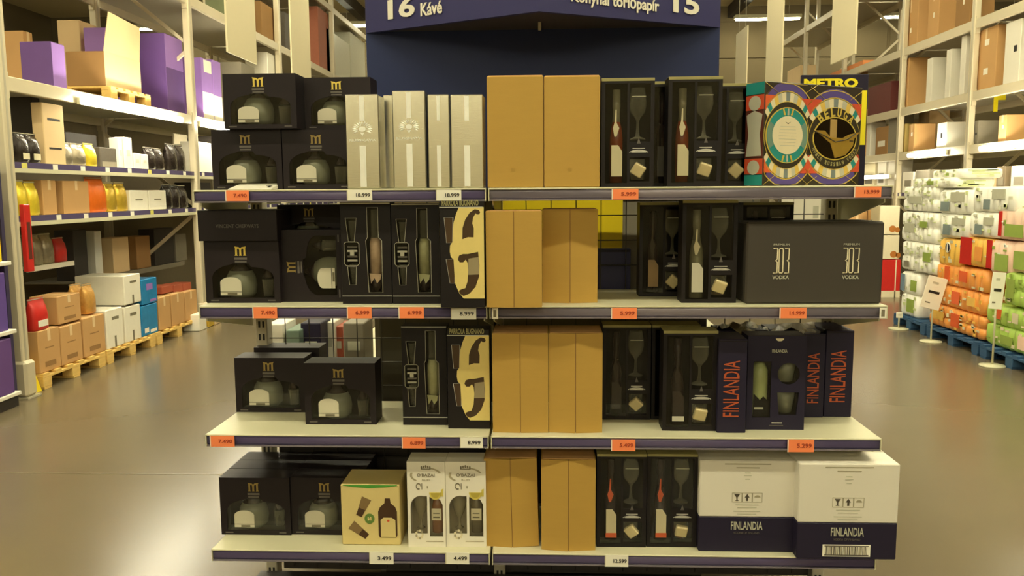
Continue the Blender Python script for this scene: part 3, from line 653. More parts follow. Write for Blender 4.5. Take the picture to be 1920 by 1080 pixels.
# ------------------------------------------------------------------ second shelf
mb2 = fit(1, 385, 524, 452, 568)
m_box('bottle box on the second shelf with another box lying on top', mb2)
p = list(fit(1, 373, 521, 394, None, mb2[1]-.015)); zt = p[2]+p[4]; p[2] = mb2[2]+mb2[4]+.001; p[4] = zt-p[2]
m_box('bottle box lying flat on top of another at the left of the second shelf', p, lying=True)
m_box('bottle box turned on its side with the letter facing left, second shelf', fit(1, 528, 640, 431, 566), rot='side', bright=0)
p = list(fit(1, 545, 640, 386, None, 2.78)); zt = p[2]+p[4]; p[2] = S[1]+.235; p[4] = zt-p[2]
pbk = fit(1, 524, 646, 476, None, 2.88)
m_box('dark bottle box standing at the back behind the sideways box', pbk, bright=0)
p2 = list(fit(1, 522, 644, 384, None, 2.87)); zt = p2[2]+p2[4]; p2[2] = pbk[2]+pbk[4]+.001; p2[4] = zt-p2[2]
m_box('dark bottle box on top at the back behind the sideways box', p2, bright=0)
slim_box('slim bottle box on the second shelf with a pinkish bottle label', fit(1, 640, 733, 380, 570), True)
slim_box('slim bottle box on the second shelf with a greenish bottle label', fit(1, 735, 824, 382, 570))
scroll_box('black and gold scroll box on the second shelf', fit(1, 825, 908, 377, 577))
kraft_box('creased kraft carton jutting over the rail of the second shelf', fit(1, 911, 1016, 396, 577), .008)
kraft_box('creased kraft carton before the yellow board on the second shelf', fit(1, 1017, 1121, 393, None, 2.71), .012)
tall_box('glass gift set pushed back on the second shelf near the yellow board', fit(1, 1199, 1290, 380, 556), 40, liquid=darkglass, lab=mat('dim_tan_label', (150, 120, 80), .5), neck=darkglass)
tall_box('glass gift set on the second shelf beside the wide 303 carton', fit(1, 1279, 1382, 376, 568), 20, lab=white_b, liquid=mat('greenish_glass', (120, 116, 92), .12), tum=mat('tan_drink', (150, 112, 62), .3))
for (x0, x1, yb, lab) in ((1392, 1486, 553, 'glass gift set at the back behind the left half of the 303 carton'),):
    tall_box(lab, fit(1, x0, x1, 380, yb), 30, liquid=darkglass, lab=dimg, neck=darkglass)
# 303 carton
xc, yf, z, W, H = fit(1, 1399, 1656, 416, 570)
t = thing('vodka_carton', 'wide black carton printed twice with 303 on the second shelf', 'carton', (xc, yf, z))
bk = mat('charcoal_carton', (58, 52, 44), .6, n=.06, ns=6)
MB().box(-W/2, W/2, 0, .20, 0, H, bk, .006).build('carton', t)
MB().box(-W*.49, W*.49, .096, .104, H-.001, H+.001, black2).build('lid_seam', t)
for xx in (-.245, .265):
    dw, dh = .030*W, .30*H
    for k, ch in enumerate('303'):
        cx = xx*W+(k-1)*.042*W; z0 = .38*H
        pts = [(0, 1), (1, 1), (1, .56), (.55, .5), (1, .44), (1, 0), (0, 0)] if ch == '3' else [(0, .06), (.2, 0), (.8, 0), (1, .06), (1, .94), (.8, 1), (.2, 1), (0, .94)]
        MB().tube([(cx-dw/2+p[0]*dw, -.0004, z0+p[1]*dh) for p in pts], .0021, cream, 5, ch == '0').build('number', t)
    text('VODKA', greyp, t, xx*W, .325*H, .122*W, .045*H, bold=.02)
    text('PREMIUM', greyp, t, xx*W, .725*H, .115*W, .026*H)

# ------------------------------------------------------------------ third shelf
m_box('bottle box near the left end of the third shelf, set back', fit(2, 441, 572, 671, 773), bright=0)
m_box('bottle box on the third shelf standing in front of its neighbour', fit(2, 571, 704, 681, 796), bright=0)
m_box('bottle box at the back of the third shelf, only its top showing', fit(2, 478, 600, 652, 757), bright=0)
slim_box('slim bottle box on the third shelf', fit(2, 754, 838, 612, 797))
scroll_box('black and gold scroll box on the third shelf', fit(2, 839, 918, 618, 804))
kraft_box('left creased kraft carton on the third shelf', fit(2, 923, 1028, 626, None, 2.685), .006)
kraft_box('right creased kraft carton on the third shelf', fit(2, 1029, 1130, 626, None, 2.685), .010)
tall_box('glass gift set set back on the third shelf beside the kraft cartons', fit(2, 1130, 1220, 610, 787), 45, liquid=darkglass, lab=darkglass, neck=darkglass)
tall_box('glass gift set half hidden in the back of the third shelf', fit(2, 1222, 1312, 610, 787), 30, liquid=darkglass, lab=dimg, neck=darkglass)
tall_box('glass gift set at the front of the third shelf beside a navy box', fit(2, 1243, 1345, 621, 808), 12, liquid=darkglass, lab=darkglass, neck=darkglass, bottle_low=white_b, tum=mat('tan_drink', (0, 0, 0)))
def navy_side(label, place, d=.19, bright=orng):
    xc, yf, z, W, H = place
    t = thing('navy_gift_box', label, 'gift box', (xc, yf, z), 0, 'navy gift boxes on the third shelf')
    MB().box(-W/2, W/2, 0, d, 0, H, navy, .002).build('carton', t)
    MB().plate(rect(-W*.49, W*.49, H*.975, H*.982), black2, -.0006, .0006).build('fold_line', t)
    text('FINLANDIA', bright, t, 0, .47*H, .6*H, .55*W, rot=(R(90), 0, 0), bold=.004)
    return t
navy_side('navy box turned sideways with orange lettering, beside the front gift set', fit(2, 1346, 1400, 636, 812), .15)
navy_side('navy box turned sideways behind the window box, lettering partly covered', fit(2, 1506, 1546, 626, 783))
navy_side('navy box turned sideways at the right end of the third shelf', fit(2, 1547, 1599, 620, 782))
xc, yf, z, W, H = fit(2, 1401, 1510, 630, 806)
t = thing('navy_gift_box', 'navy gift box facing front with bottle window and round window', 'gift box', (xc, yf, z), 0, 'navy gift boxes on the third shelf')
h1 = rect(-.40*W, -.09*W, .13*H, .73*H)[::-1]; h2 = ell(.21*W, .60*H, .19*W, .115*H, n=24)[::-1]; h3 = [(.02*W, .40*H), (.06*W, .16*H), (.36*W, .16*H), (.40*W, .40*H)]
shell(W, H, .10, navy, [h1, h2, h3]).build('carton', t)
MB().plate(rect(-.42*W, .43*W, .10*H, .75*H), film, .0028, .0003).build('window_film', t)
bo = MB().lathe((-.245*W, .04, .14*H), [(0, 0), (.14*W, 0), (.15*W, .2*H), (.145*W, .48*H), (.08*W, .56*H), (0, .57*H)], mat('greenish_frost', (168, 176, 120), .3, n=.15, ns=30), 16).build('bottle', t)
MB().plate([(-.37*W, .14*H), (-.12*W, .14*H), (-.12*W, .30*H), (-.2*W, .35*H), (-.26*W, .31*H), (-.37*W, .38*H)], inner, .010, .001).plate(rect(-.36*W, -.2*W, .21*H, .235*H), greyp, .009, .001).build('label', bo)
for cz, nm in ((.165, 'tumbler'), (.50, 'tumbler')):
    MB().lathe((.21*W, .05, cz*H), [(0, 0), (.15*W, 0), (.19*W, .24*H if cz < .3 else .21*H), (0, .24*H if cz < .3 else .21*H)], mat('grey_glass', (128, 130, 112), .2, n=.15, ns=30), 16).build(nm, t)
MB().plate(ell(.04*W, .975*H, .07*W, .03*H, 180, 360, 10), cream, -.001, .001).build('hang_notch', t)
text('FINLANDIA', greyp, t, .04*W, .84*H, .26*W, .035*H, bold=.02)
MB().plate(rect(-.06*W, .12*W, .072*H, .080*H), wht, -.001, .001).plate(rect(-.1*W, .14*W, .045*H, .05*H), dimg, -.001, .001).build('small_print', t)
# dark cartons behind, tops lit, and wrapping film
for (x0, x1, yt, yb, lab) in ((1352, 1450, 632, 786, 'navy carton at the back behind the window box'), (1452, 1500, 630, 786, 'navy carton at the back beside another, third shelf')):
    o = fit(2, x0, x1, yt, yb); t = thing('navy_gift_box', lab, 'gift box', (o[0], 2.96, o[2]), 0, 'navy gift boxes on the third shelf')
    MB().box(-o[3]/2, o[3]/2, 0, .12, 0, o[4]*1.03, navy, .002).build('carton', t); MB().plate(rect(-o[3]*.4, o[3]*.4, .25, .252), orng, -.0006, .0006).build('print', t)
pa, pb = PY(1350, 625, 2.93), PY(1560, 606, 2.93)
fm = MB(); nx = 14
vs = []; fs = []
for j in range(4):
    for i in range(nx):
        x = pa.x+(pb.x-pa.x)*i/(nx-1)
        for k in (0, 1): vs.append((x, 2.90+.05*j, 1.118+.012*math.sin(i*1.7+j*2.1)+.010*math.cos(i*.9-j)+.0015*k))
for j in range(3):
    for i in range(nx-1):
        a = (j*nx+i)*2; b = a+2; c = a+2*nx; d = c+2
        fs += [(a, c, d, b), (a+1, b+1, d+1, c+1)]
fm.add(vs, fs, mat('brown_film', (110, 92, 58), .25, .2), True)
tag(fm.build('wrapping_film'), 'crumpled dark wrapping film over the navy boxes on the third shelf', 'film')

# ------------------------------------------------------------------ bottom shelf
for (x0, x1, nrow, lab) in ((413, 544, 4, 'at the left end of the bottom shelf'), (546, 676, 4, 'beside the cream box on the bottom shelf')):
    for k in range(nrow):
        p0 = fit(3, x0, x1, 896, 1003); p0 = (p0[0], p0[1]+k*.098, p0[2], p0[3], p0[4])
        if p0[1]+.095 > 3.09: break
        m_box(('front bottle box ' if k == 0 else ['', 'second', 'third', 'fourth'][k]+' bottle box from the front ')+lab, p0, d=.095, bright=0)
# cream box with green edge
xc, yf, z, W, H = fit(3, 640, 750, 909, 1022)
t = thing('cream_gift_box', 'cream gift box with green top edge picturing a bottle and two glasses', 'gift box', (xc, yf, z))
crm = mat('cream_board', (216, 196, 132), .5, n=.04)
MB().box(-W/2, W/2, 0, .16, 0, H, crm, .003).build('carton', t)
MB().plate([(-.46*W, .985*H), (-.3*W, .965*H), (0, .945*H), (.3*W, .965*H), (.46*W, .985*H), (.46*W, H*.997), (-.46*W, H*.997)], green_p, -.001, .001).build('green_edge', t)
MB().plate([(.15*W, .13*H), (.43*W, .13*H), (.45*W, .17*H), (.45*W, .56*H), (.42*W, .64*H), (.345*W, .70*H), (.335*W, .78*H), (.25*W, .78*H), (.24*W, .70*H), (.16*W, .63*H), (.13*W, .56*H), (.13*W, .17*H)], mat('brown_bottle_print', (66, 42, 20), .35), -.001, .001).build('bottle_print', t)
MB().plate([(.17*W, .14*H), (.42*W, .14*H), (.42*W, .42*H), (.36*W, .46*H), (.22*W, .46*H), (.17*W, .42*H)], crm, -.0018, .0008).plate(ell(.30*W, .41*H, .022*W, .018*H, n=10), red_p, -.0024, .0006).build('label_print', t)
for (cx, cz, a_) in ((-.13*W, .63*H, -24), (-.20*W, .24*H, 52)):
    tf = Matrix.Translation((cx, 0, cz)) @ Matrix.Rotation(R(-a_ if a_ < 0 else -a_), 4, 'Y')
    tf = Matrix.Translation((cx, 0, cz)) @ Matrix.Rotation(R(24 if a_ < 0 else -52), 4, 'Y')
    MB().plate([(-.05*W, -.16*H), (.05*W, -.16*H), (.085*W, .16*H), (-.085*W, .16*H)], mat('taupe_glass_print', (128, 104, 66), .4), -.001, .001, (), tf).plate([(-.052*W, -.16*H), (.052*W, -.16*H), (.06*W, -.03*H), (-.06*W, -.03*H)], mat('brown_bottle_print', (0, 0, 0)), -.0016, .0006, (), tf).build('glass_print', t)
MB().plate(ell(-.02*W, .44*H, .085*W, .085*H, n=22), mat('moss_print', (96, 128, 56), .5), -.001, .001).plate([(-.05*W, .41*H), (-.03*W, .41*H), (-.005*W, .455*H), (-.005*W, .41*H), (.012*W, .41*H), (.012*W, .47*H), (-.008*W, .47*H), (-.032*W, .43*H), (-.032*W, .47*H), (-.05*W, .47*H)], crm, -.0016, .0006).build('round_mark', t)
# white fruit-spirit boxes
for (x0, x1, pink, lab) in ((764, 835, 1, 'left white gift box with arched windows and an amber bottle'), (836, 911, 0, 'right white gift box with arched windows and a grey bottle')):
    xc, yf, z, W, H = fit(3, x0, x1, 866, 1026)
    t = thing('white_gift_box', lab, 'gift box', (xc, yf, z), 0, 'white gift boxes on the bottom shelf')
    hl = [(-.42*W, .16*H), (0.02*W, .16*H), (.02*W, .60*H)]+ell(-.14*W, .47*H, .28*W, .135*H, 75, 180, 7)
    hr = [(.08*W, .125*H), (.43*W, .125*H), (.43*W, .50*H), (.36*W, .56*H), (.20*W, .585*H), (.08*W, .59*H)]
    ib = mat('beige_inlay', (176, 164, 134), .6)
    shell(W, H, .10, wht, [hl, hr], im=ib).build('carton', t)
    MB().plate(rect(-.44*W, .44*W, .11*H, .62*H), film, .0028, .0003).build('window_film', t)
    MB().lathe((-.20*W, .045, .17*H), [(0, 0), (.11*W, 0), (.03*W, .03*H), (.03*W, .1*H), (.13*W, .2*H), (.19*W, .32*H), (.17*W, .42*H), (.15*W, .42*H), (0, .30*H)], mat('hazy_glass', (150, 140, 112), .2), 16).build('goblet', t)
    bo = MB().lathe((.25*W, .045, .13*H), [(0, 0), (.15*W, 0), (.15*W, .30*H), (.12*W, .36*H), (.07*W, .39*H), (.07*W, .46*H), (0, .46*H)], mat('pink_spirit', (168, 118, 80), .2) if pink else mat('grey_spirit', (136, 124, 98), .2), 16).build('bottle', t)
    MB().plate(rect(.12*W, .38*W, .30*H, .44*H), cream, .012, .001).plate(rect(.16*W, .33*W, .33*H, .345*H), inkg, .011, .001).plate(rect(.16*W, .33*W, .38*H, .39*H), inkg, .011, .001).build('label', bo)
    cr = MB()
    for k in range(5): cr.plate(ell((k-2)*.055*W, .935*H+.012*H*(1-abs(k-2)/2), .022*W, .017*H, n=10), inkg, -.001, .001)
    cr.plate(rect(-.13*W, .13*W, .912*H, .922*H), inkg, -.001, .001).build('crown_print', t)
    text("O'BAZAI", inkg, t, 0, .845*H, .46*W, .036*H, bold=.015); text('RUM', mat('pale_ink', (170, 160, 132), .6), t, 0, .79*H, .2*W, .02*H)
    orn = MB()
    for sgn in (-1, 1): orn.plate(ringsec(sgn*.02*W, .845*H, .40*W, .09*H, .34*W, .075*H, 20 if sgn > 0 else 160, 75 if sgn > 0 else 230, 8), mat('pale_ink', (0, 0, 0)), -.0009, .0008)
    orn.plate(ringsec(-.2*W, .715*H, .07*W, .04*H, .05*W, .025*H, 0, 300, 14), inkg, -.001, .001).plate(rect(-.12*W, -.1*W, .68*H, .75*H), inkg, -.001, .001).plate(rect(.02*W, .05*W, .69*H, .72*H), mat('pale_ink', (0, 0, 0)), -.001, .001)
    for k in range(9): orn.plate(ell(-.2*W+.085*W*math.cos(k*.7), .15*H+.045*H*math.sin(k*.7), .03*W, .016*H, n=8), mat('pale_ink', (0, 0, 0)) if k % 2 else cream, -.0010, .0008)
    orn.plate(rect(-.2*W+.18*W, .44*W, .065*H, .075*H), mat('pale_ink', (0, 0, 0)), -.0009, .0008).build('ornament_print', t)
    lm = MB().plate(ell(.24*W, .645*H, .16*W, .085*H, 180, 360, 12), mat('lemon_print', (214, 196, 92), .5), -.0016, .001).plate(ell(.24*W, .642*H, .12*W, .06*H, 180, 360, 12), mat('lemon_flesh', (190, 170, 72), .5), -.0022, .0008)
    lm.plate([(.37*W, .60*H), (.45*W, .60*H), (.45*W, .69*H), (.40*W, .68*H)], mat('lemon_print', (0, 0, 0)), -.0016, .001).build('lemon_print', t)
kraft_box('left creased kraft carton on the bottom shelf', fit(3, 911, 1010, 862, None, 2.69), .012, lean=R(-1.2))
kraft_box('right creased kraft carton on the bottom shelf', fit(3, 1015, 1117, 864, None, 2.665), .012)
tall_box('glass gift set with orange bands next to the kraft cartons, bottom shelf', fit(3, 1119, 1212, 852, 1026), 50, neck=orr, liquid=darkglass, bottle_low=orr, tum=mat('dull_red_drink', (120, 52, 34), .3))
tall_box('glass gift set with orange bands next to the white and navy cartons', fit(3, 1213, 1307, 852, 1026), 8, neck=orr, liquid=darkglass, bottle_low=orr, tum=orr)
def white_navy(label, place, barcode, d=.26):
    ink = mat('black_ink', (0, 0, 0)); inkg = mat('faint_ink', (158, 150, 124), .6); greyp_ = greyp
    xc, yf, z, W, H = place
    t = thing('bottle_case', label, 'carton', (xc, yf, z), 0, 'white and navy bottle cases')
    zz = .385*H
    MB().box(-W/2, W/2, 0, d, 0, zz, navy, .003).box(-W/2, W/2, 0, d, zz, H, white_b, .003).build('carton', t)
    MB().box(-W*.49, W*.49, d/2-.002, d/2+.002, H-.001, H+.001, inkg).build('lid_seam', t)
    text('FINLANDIA', greyp, t, 0, .285*H, .33*W, .09*H, bold=.012)
    text('VODKA OF FINLAND', dimg, t, 0, .21*H, .27*W, .022*H)
    pr = MB(); s_ = .052*W
    for k in (-1, 0, 1):
        cx = k*.106*W; cz = .60*H
        pr.plate(rect(cx-s_, cx+s_, cz-s_, cz+s_), inkg, -.0008, .0006, [rect(cx-s_+.0015, cx+s_-.0015, cz-s_+.0015, cz+s_-.0015)[::-1]])
        ink = mat('soft_ink', (74, 66, 54), .6)
        if k == -1: pr.plate([(cx-s_*.6, cz+s_*.7), (cx+s_*.6, cz+s_*.7), (cx+s_*.12, cz), (cx+s_*.12, cz-s_*.5), (cx+s_*.4, cz-s_*.7), (cx-s_*.4, cz-s_*.7), (cx-s_*.12, cz-s_*.5), (cx-s_*.12, cz)], ink, -.0008, .0006)
        if k == 0: pr.plate([(cx-s_*.2, cz-s_*.7), (cx+s_*.2, cz-s_*.7), (cx+s_*.2, cz), (cx+s_*.5, cz), (cx, cz+s_*.75), (cx-s_*.5, cz), (cx-s_*.2, cz)], ink, -.0008, .0006)
        if k == 1: pr.plate(ell(cx, cz+s_*.05, s_*.6, s_*.45, 0, 180, 10), inkg, -.0008, .0006)
    pr.build('handling_symbols', t)
    lines = MB()
    for (zf, hw_, m_) in ((.965, .24, inkg), (.925, .12, inkg), (.87, .03, greyp), (.84, .04, greyp), (.80, .025, greyp), (.52, .12, greyp), (.49, .10, greyp), (.45, .14, greyp), (.42, .10, greyp)): lines.plate(rect(-hw_*W, hw_*W, zf*H-.002, zf*H+.0015), m_, -.0007, .0006)
    lines.build('small_print', t)
    if barcode:
        bc = MB().plate(rect(-.24*W, .24*W, .03*H, .155*H), white_t, -.001, .0008); x = -.215*W; k = 0
        while x < .21*W:
            ww = (.0016, .0024, .0012, .0032)[(k*5) % 4]; bc.plate(rect(x, x+ww, .05*H, .135*H), ink if k % 3 else inkg, -.0016, .0005); x += ww+(.0015, .0028, .002)[(k*7) % 3]; k += 1
        bc.plate(rect(-.222*W, .222*W, .136*H, .145*H), ink, -.0016, .0005).plate(rect(-.222*W, .222*W, .04*H, .049*H), ink, -.0016, .0005).build('barcode_label', t)
white_navy('left white and navy bottle case beside the gift sets, bottom shelf', fit(3, 1311, 1491, 864, None, 2.68), 0)
white_navy('right white and navy bottle case with a barcode jutting over the shelf', fit(3, 1496, 1684, 870, 1049), 1)

# ------------------------------------------------------------------ racks along the aisles
def rack(name, label, X, dirx, frames, levels, boards, depth=1.1, pw=.10):
    """frames: y of the upright frames; levels: z of the beam tops; boards: {bay: [z of shelf tops]}"""
    t = thing(name, label, 'rack', (X, frames[0], 0)); y0 = frames[0]
    um = MB().box(-pw*.4, pw*.4, -pw/2, pw/2, 0, 6.0, rack_m, .008).box(-pw*.41, pw*.41, -.012, .012, .05, 5.95, steel).mesh('upright')
    fm = MB().box(-.09, .09, -.09, .09, 0, .012, steel).box(-.075, .075, -.07, .07, .012, .30, rack_m, .02).mesh('foot_guard')
    bl = math.hypot(depth, .9)
    bm_ = MB().box(-.018, .018, -.015, .015, 0, bl, rack_m).mesh('brace')
    for k, y in enumerate(frames):
        for d in (0, 1):
            u = link('upright', um, t, (dirx*depth*d, y-y0, 0))
            if d == 0: link('foot_guard', fm, u)
        for j in range(5):
            s_ = 1 if j % 2 else -1
            a = math.atan2(depth, .9)
            link('brace', bm_, t, (dirx*depth*(0 if s_ > 0 else 1), y-y0, .5+j*.95), (0, dirx*a*s_, 0))
    for b in range(len(frames)-1):
        L_ = frames[b+1]-frames[b]-pw; yc = frames[b]-y0+pw/2
        beam = MB().box(-.025, .025, 0, L_, -.115, 0, rack_m, .006).box(-.027, .027, .0, .02, -.17, .03, rack_m).box(-.027, .027, L_-.02, L_, -.17, .03, rack_m).mesh('beam')
        dk = MB().box(0, dirx*depth, 0, L_, -.03, -.005, steel).mesh('deck')
        for z in levels:
            link('beam', beam, t, (0, yc, z)); link('beam', beam, t, (dirx*depth, yc, z)); link('deck', dk, t, (0, yc, z))
        for z in boards.get(b, []):
            s_ = MB().box(dirx*.0, dirx*.75, .0, L_, z-.03, z, shelf_w, .003).build('shelf_board', t, (0, yc, 0))
            MB().box(-dirx*.012, 0, .0, L_, z-.045, z+.003, rail_m).box(-dirx*.014, 0, 0, L_, z-.08, z-.045, shelf_w).build('price_rail', s_)
            rc = MB()
            for k in range(8): rc.box(-dirx*.014, -dirx*.012, .12+k*L_/8, .19+k*L_/8, z-.045, z-.003, white_t if (k+b) % 5 else mat('pale_yellow_tag', (222, 214, 110), .5))
            rcs = rc.build('rail_tickets', s_); rcs['kind'] = 'stuff'
    return t
LX, RX = -4.22, 5.25
FL = [6.28, 9.72, 13.0, 16.3, 19.6]
FR = [PX(1968, 200, RX).y, PX(1821, 200, RX).y, PX(1690, 200, RX).y, 15.2, 17.5, 19.8]
L1, L2, L3, L4 = 1.872, 1.445, 2.535, 3.92
R1, R2, R3 = 2.15, 2.80, 3.67
rack('pallet_rack', 'tall beige pallet rack along the left aisle', LX, -1, FL, [L3, L4, 5.2], {0: [L1, L2], 1: [L1, L2], 2: [L1, L2]})
rack('pallet_rack', 'tall beige pallet rack along the right aisle behind the paper packs', RX, 1, FR, [R1, R2, R3, 4.9], {0: [1.55], 1: [1.55], 2: [1.55], 3: [1.55]}, .95, .09)

def strip(label, X, y0, y1, z, sgn, group='strip lights on the rack beams', em=None):
    t = thing('strip_light', label, 'light', (X, (y0+y1)/2, z), 0, group); L_ = (y1-y0)/2
    MB().box(-.015, .015, -L_, L_, -.03, .03, shelf_w, .004).build('housing', t)
    MB().tube([(sgn*.036, -L_+.03, 0), (sgn*.036, L_-.03, 0)], .03, em or tube_e, 10).build('tube', t)
strip('strip light on the left rack beam below the purple boxes', LX+.05, PX(135, 170, LX).y, PX(328, 225, LX).y, 2.44, 1)
strip('strip light on the second bay of the left rack', LX+.05, PX(366, 238, LX).y, PX(470, 262, LX).y, 2.44, 1)
strip('strip light on the right rack under the white carton', RX-.05, PX(1783, 290, RX).y, PX(1714, 300, RX).y, 2.085, -1)
strip('strip light on the right rack at the edge of the photo', RX-.05, 8.75, PX(1850, 290, RX).y, 2.085, -1)
strip('strip light far along the right rack beside the patterned box', RX-.05, PX(1676, 328, RX).y, PX(1612, 332, RX).y, 1.80, -1, em=emit('dim_strip_tube', (1.0, .93, .70), 14.0))

def corner(side, X, xb, xn, xf, yt, Zs, dmin=.12):
    """near corner px xn, far px xf on the aisle face; px xb is the back edge of the end face"""
    yn = PX(xn, yt+25, X).y; yf = PX(xf, yt+25, X).y
    d = max(dmin, abs(xb-xn)/FPX*yn); zt = PX(xn, yt, X).z
    return yn, max(yf-yn, .06), d, max(zt-Zs, .05)
def crate(label, side, X, xb, xn, xf, yt, Zs, m, name='carton', group=None, marks=None, tape=True, dmin=.25, cat='carton', top=None):
    yn, L_, d, h = corner(side, X, xb, xn, xf, yt, Zs, dmin); s = side
    t = thing(name, label, cat, (X, yn+L_/2, Zs+.001), 0, group)
    MB().box(0, s*d, -L_/2, L_/2, 0, h, m, .006).build('body', t)
    if tape: MB().box(s*d*.02, s*d*.98, -.02, .02, h, h+.001, carton_l).box(-s*.001, 0, -.02, .02, h*.72, h, carton_l).build('tape', t)
    if marks:
        mk = MB()
        for (a, b, z0, z1) in marks: mk.box(-s*.0012, 0, -L_/2+a*L_, -L_/2+b*L_, z0*h, z1*h, top or ink)
        mk.build('print', t)
    return t, yn, L_, d, h
def bag(label, side, X, xn, xf, yt, Zs, m, th=.11, lab=None, name='coffee_bag', group='foil bags on the left rack', cat='bag'):
    yn, L_, d, h = corner(side, X, xn, xn, xf, yt, Zs)
    t = thing(name, label, cat, (X-side*0+side*th*.55, yn+L_/2, Zs+.001), 0, group)
    n = 14; prof = [(0, .92, .80), (.06, 1, 1), (.45, 1, 1.0), (.72, .98, .75), (.84, .97, .35), (.9, .99, .08), (1, 1, .06)]
    vs = []; fs = []
    for z, a, b in prof:
        for k in range(n):
            q = 2*math.pi*k/n; c, s_ = math.cos(q), math.sin(q); e = .55
            vs.append((math.copysign(abs(c)**e, c)*th/2*b, math.copysign(abs(s_)**e, s_)*L_/2*a*.97, z*h))
    for i in range(len(prof)-1):
        for k in range(n): a = i*n+k; b = i*n+(k+1) % n; fs.append((a, b, b+n, a+n))
    fs += [tuple(range(n))[::-1], tuple(range((len(prof)-1)*n, len(prof)*n))]
    MB().add(vs, fs, m, True).build('pouch', t)
    MB().box(-th*.06, th*.06, -L_*.48, L_*.48, h*.955, h*.985, steel).build('seal', t)
    if lab: MB().box(-side*(th*.5+.002), -side*(th*.5-.004), -L_*.3, L_*.3, h*.12, h*.32, lab).build('label', t)
    return t
A_ = 'cartons on the left rack'
# bay 1, beam level
pal_n = 0
def pallet(label, X, side, y0, L_, D, Zs, m, h=.135, group=None):
    t = thing('pallet', label, 'pallet', (X, y0, Zs), 0, group)
    pk = MB().box(0, side*D, -.045, .045, 0, .02, m, .002).mesh('plank'); st = MB().box(-.05, .05, 0, L_, 0, .02, m, .002).mesh('plank'); sb = MB().box(0, side*D, -.05, .05, 0, .02, m, .002).mesh('plank'); bk = MB().box(-.05, .05, -.06, .06, 0, h-.06, m, .003).mesh('block')
    for k in range(6): link('plank', pk, t, (0, .05+k*(L_-.1)/5, h-.02))
    for k in range(3):
        xx = side*(.05+k*(D-.1)/2)
        link('plank', st, t, (xx, 0, h-.04)); link('plank', sb, t, (0, .06+k*(L_-.12)/2, 0))
        for j in range(3): link('block', bk, t, (xx, .06+j*(L_-.12)/2, .02))
    return t
crate('purple carton at the left end of the beam level', -1, LX-.12, 36, 97, 121, 78, L3, purple, group=A_, tape=False, top=lilac, marks=[(.0, 1, .02, .98)])  # lilac sheet paints the lit aisle face of the purple carton
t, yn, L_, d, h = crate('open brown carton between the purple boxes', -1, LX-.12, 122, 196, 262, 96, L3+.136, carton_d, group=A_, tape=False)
MB().add([(0, -L_/2, h), (0, L_/2, h), (.05, L_/2-.05, h+.34), (.05, -L_/2+.04, h+.38), (-.006, -L_/2, h), (-.006, L_/2, h), (.044, L_/2-.05, h+.34), (.044, -L_/2+.04, h+.38)], [(0, 1, 2, 3), (7, 6, 5, 4), (0, 4, 5, 1), (1, 5, 6, 2), (2, 6, 7, 3), (3, 7, 4, 0)], carton_l).build('open_flap', t)  # flap coloured paler than the body, as if lit from the aisle
MB().box(.0005, .002, -L_/2, L_/2, 0, h, carton_l).build('lit_side', t)  # pale sheet paints the light on the aisle side
pallet('small pallet under the open brown carton on the beam level', LX-.06, -1, yn-.02, L_+.1, .9, L3, wood, group='pallets on the racks')
crate('big purple carton on the beam level near the second post', -1, LX-.14, 243, 309, 341, 62, L3, purple, group=A_, tape=False, marks=[(.0, 1, .58, .99), ], top=lilac)  # lilac patch paints light on the aisle side
crate('white shipping label carton behind the big purple one', -1, LX-.5, 185, 200, 240, 52, L3, lilac, group=A_)
crate('tan carton in the back row above the purple carton', -1, LX-.85, 20, 45, 62, 58, L3, carton, group=A_)
crate('pale carton in the back row beside an orange stripe', -1, LX-.85, 128, 150, 182, 38, L3, carton_l, group=A_, top=orr, marks=[(.1, .6, .3, .5)])
crate('tall purple carton with white front just past the second post', -1, LX-.05, 360, 378, 398, 108, L3, lilac, group=A_, tape=False, marks=[(0, 1, .02, .45), (.2, .9, .78, .98)], top=wht)
crate('second purple carton with white front past the second post', -1, LX-.05, 384, 399, 414, 112, L3, lilac, group=A_, tape=False, marks=[(0, 1, .02, .42)], top=wht)
# shelf above
crate('dark brown carton at the left end of the upper blue-railed shelf', -1, LX-.20, 24, 60, 76, 182, L1, darkm, group=A_, tape=False)
crate('tall cream carton with small print on the upper blue-railed shelf', -1, LX-.03, 72, 80, 119, 192, L1, carton_l, group=A_, tape=False, marks=[(.2, .8, .25, .28), (.2, .8, .72, .76)], dmin=.1)
for i, (a, b, y, m, l, lb) in enumerate([(40, 59, 247, blkfoil, 'black foil bag at the left end of the upper shelf', cream), (60, 80, 249, blkfoil, 'second black foil bag beside the tall cream carton', cream),
        (121, 142, 266, slvfoil, 'silver-brown foil bag right of the tall cream carton', None), (143, 166, 268, slvfoil, 'second silver-brown foil bag on the upper shelf', None),
        (168, 186, 268, yelfoil, 'yellow foil bag on the upper shelf', None), (280, 296, 275, blkfoil, 'dark bag right of the white packs', None), (297, 312, 277, blkfoil, 'second dark bag right of the white packs', None),
        (320, 336, 268, blkfoil, 'dark bag near the second post', None), (337, 351, 270, blkfoil, 'dark bag right beside the second post', None)]):
    bag(l, -1, LX-.02, a, b, y, L1, m, lab=lb)
crate('dark long carton behind the silver-brown bags', -1, LX-.25, 118, 124, 182, 247, L1, darkm, group=A_, tape=False)
crate('dark carton between yellow bag and white packs', -1, LX-.06, 182, 188, 224, 276, L1, dk2, group=A_, tape=False, marks=[(.1, .9, .05, .3)], top=greyc)
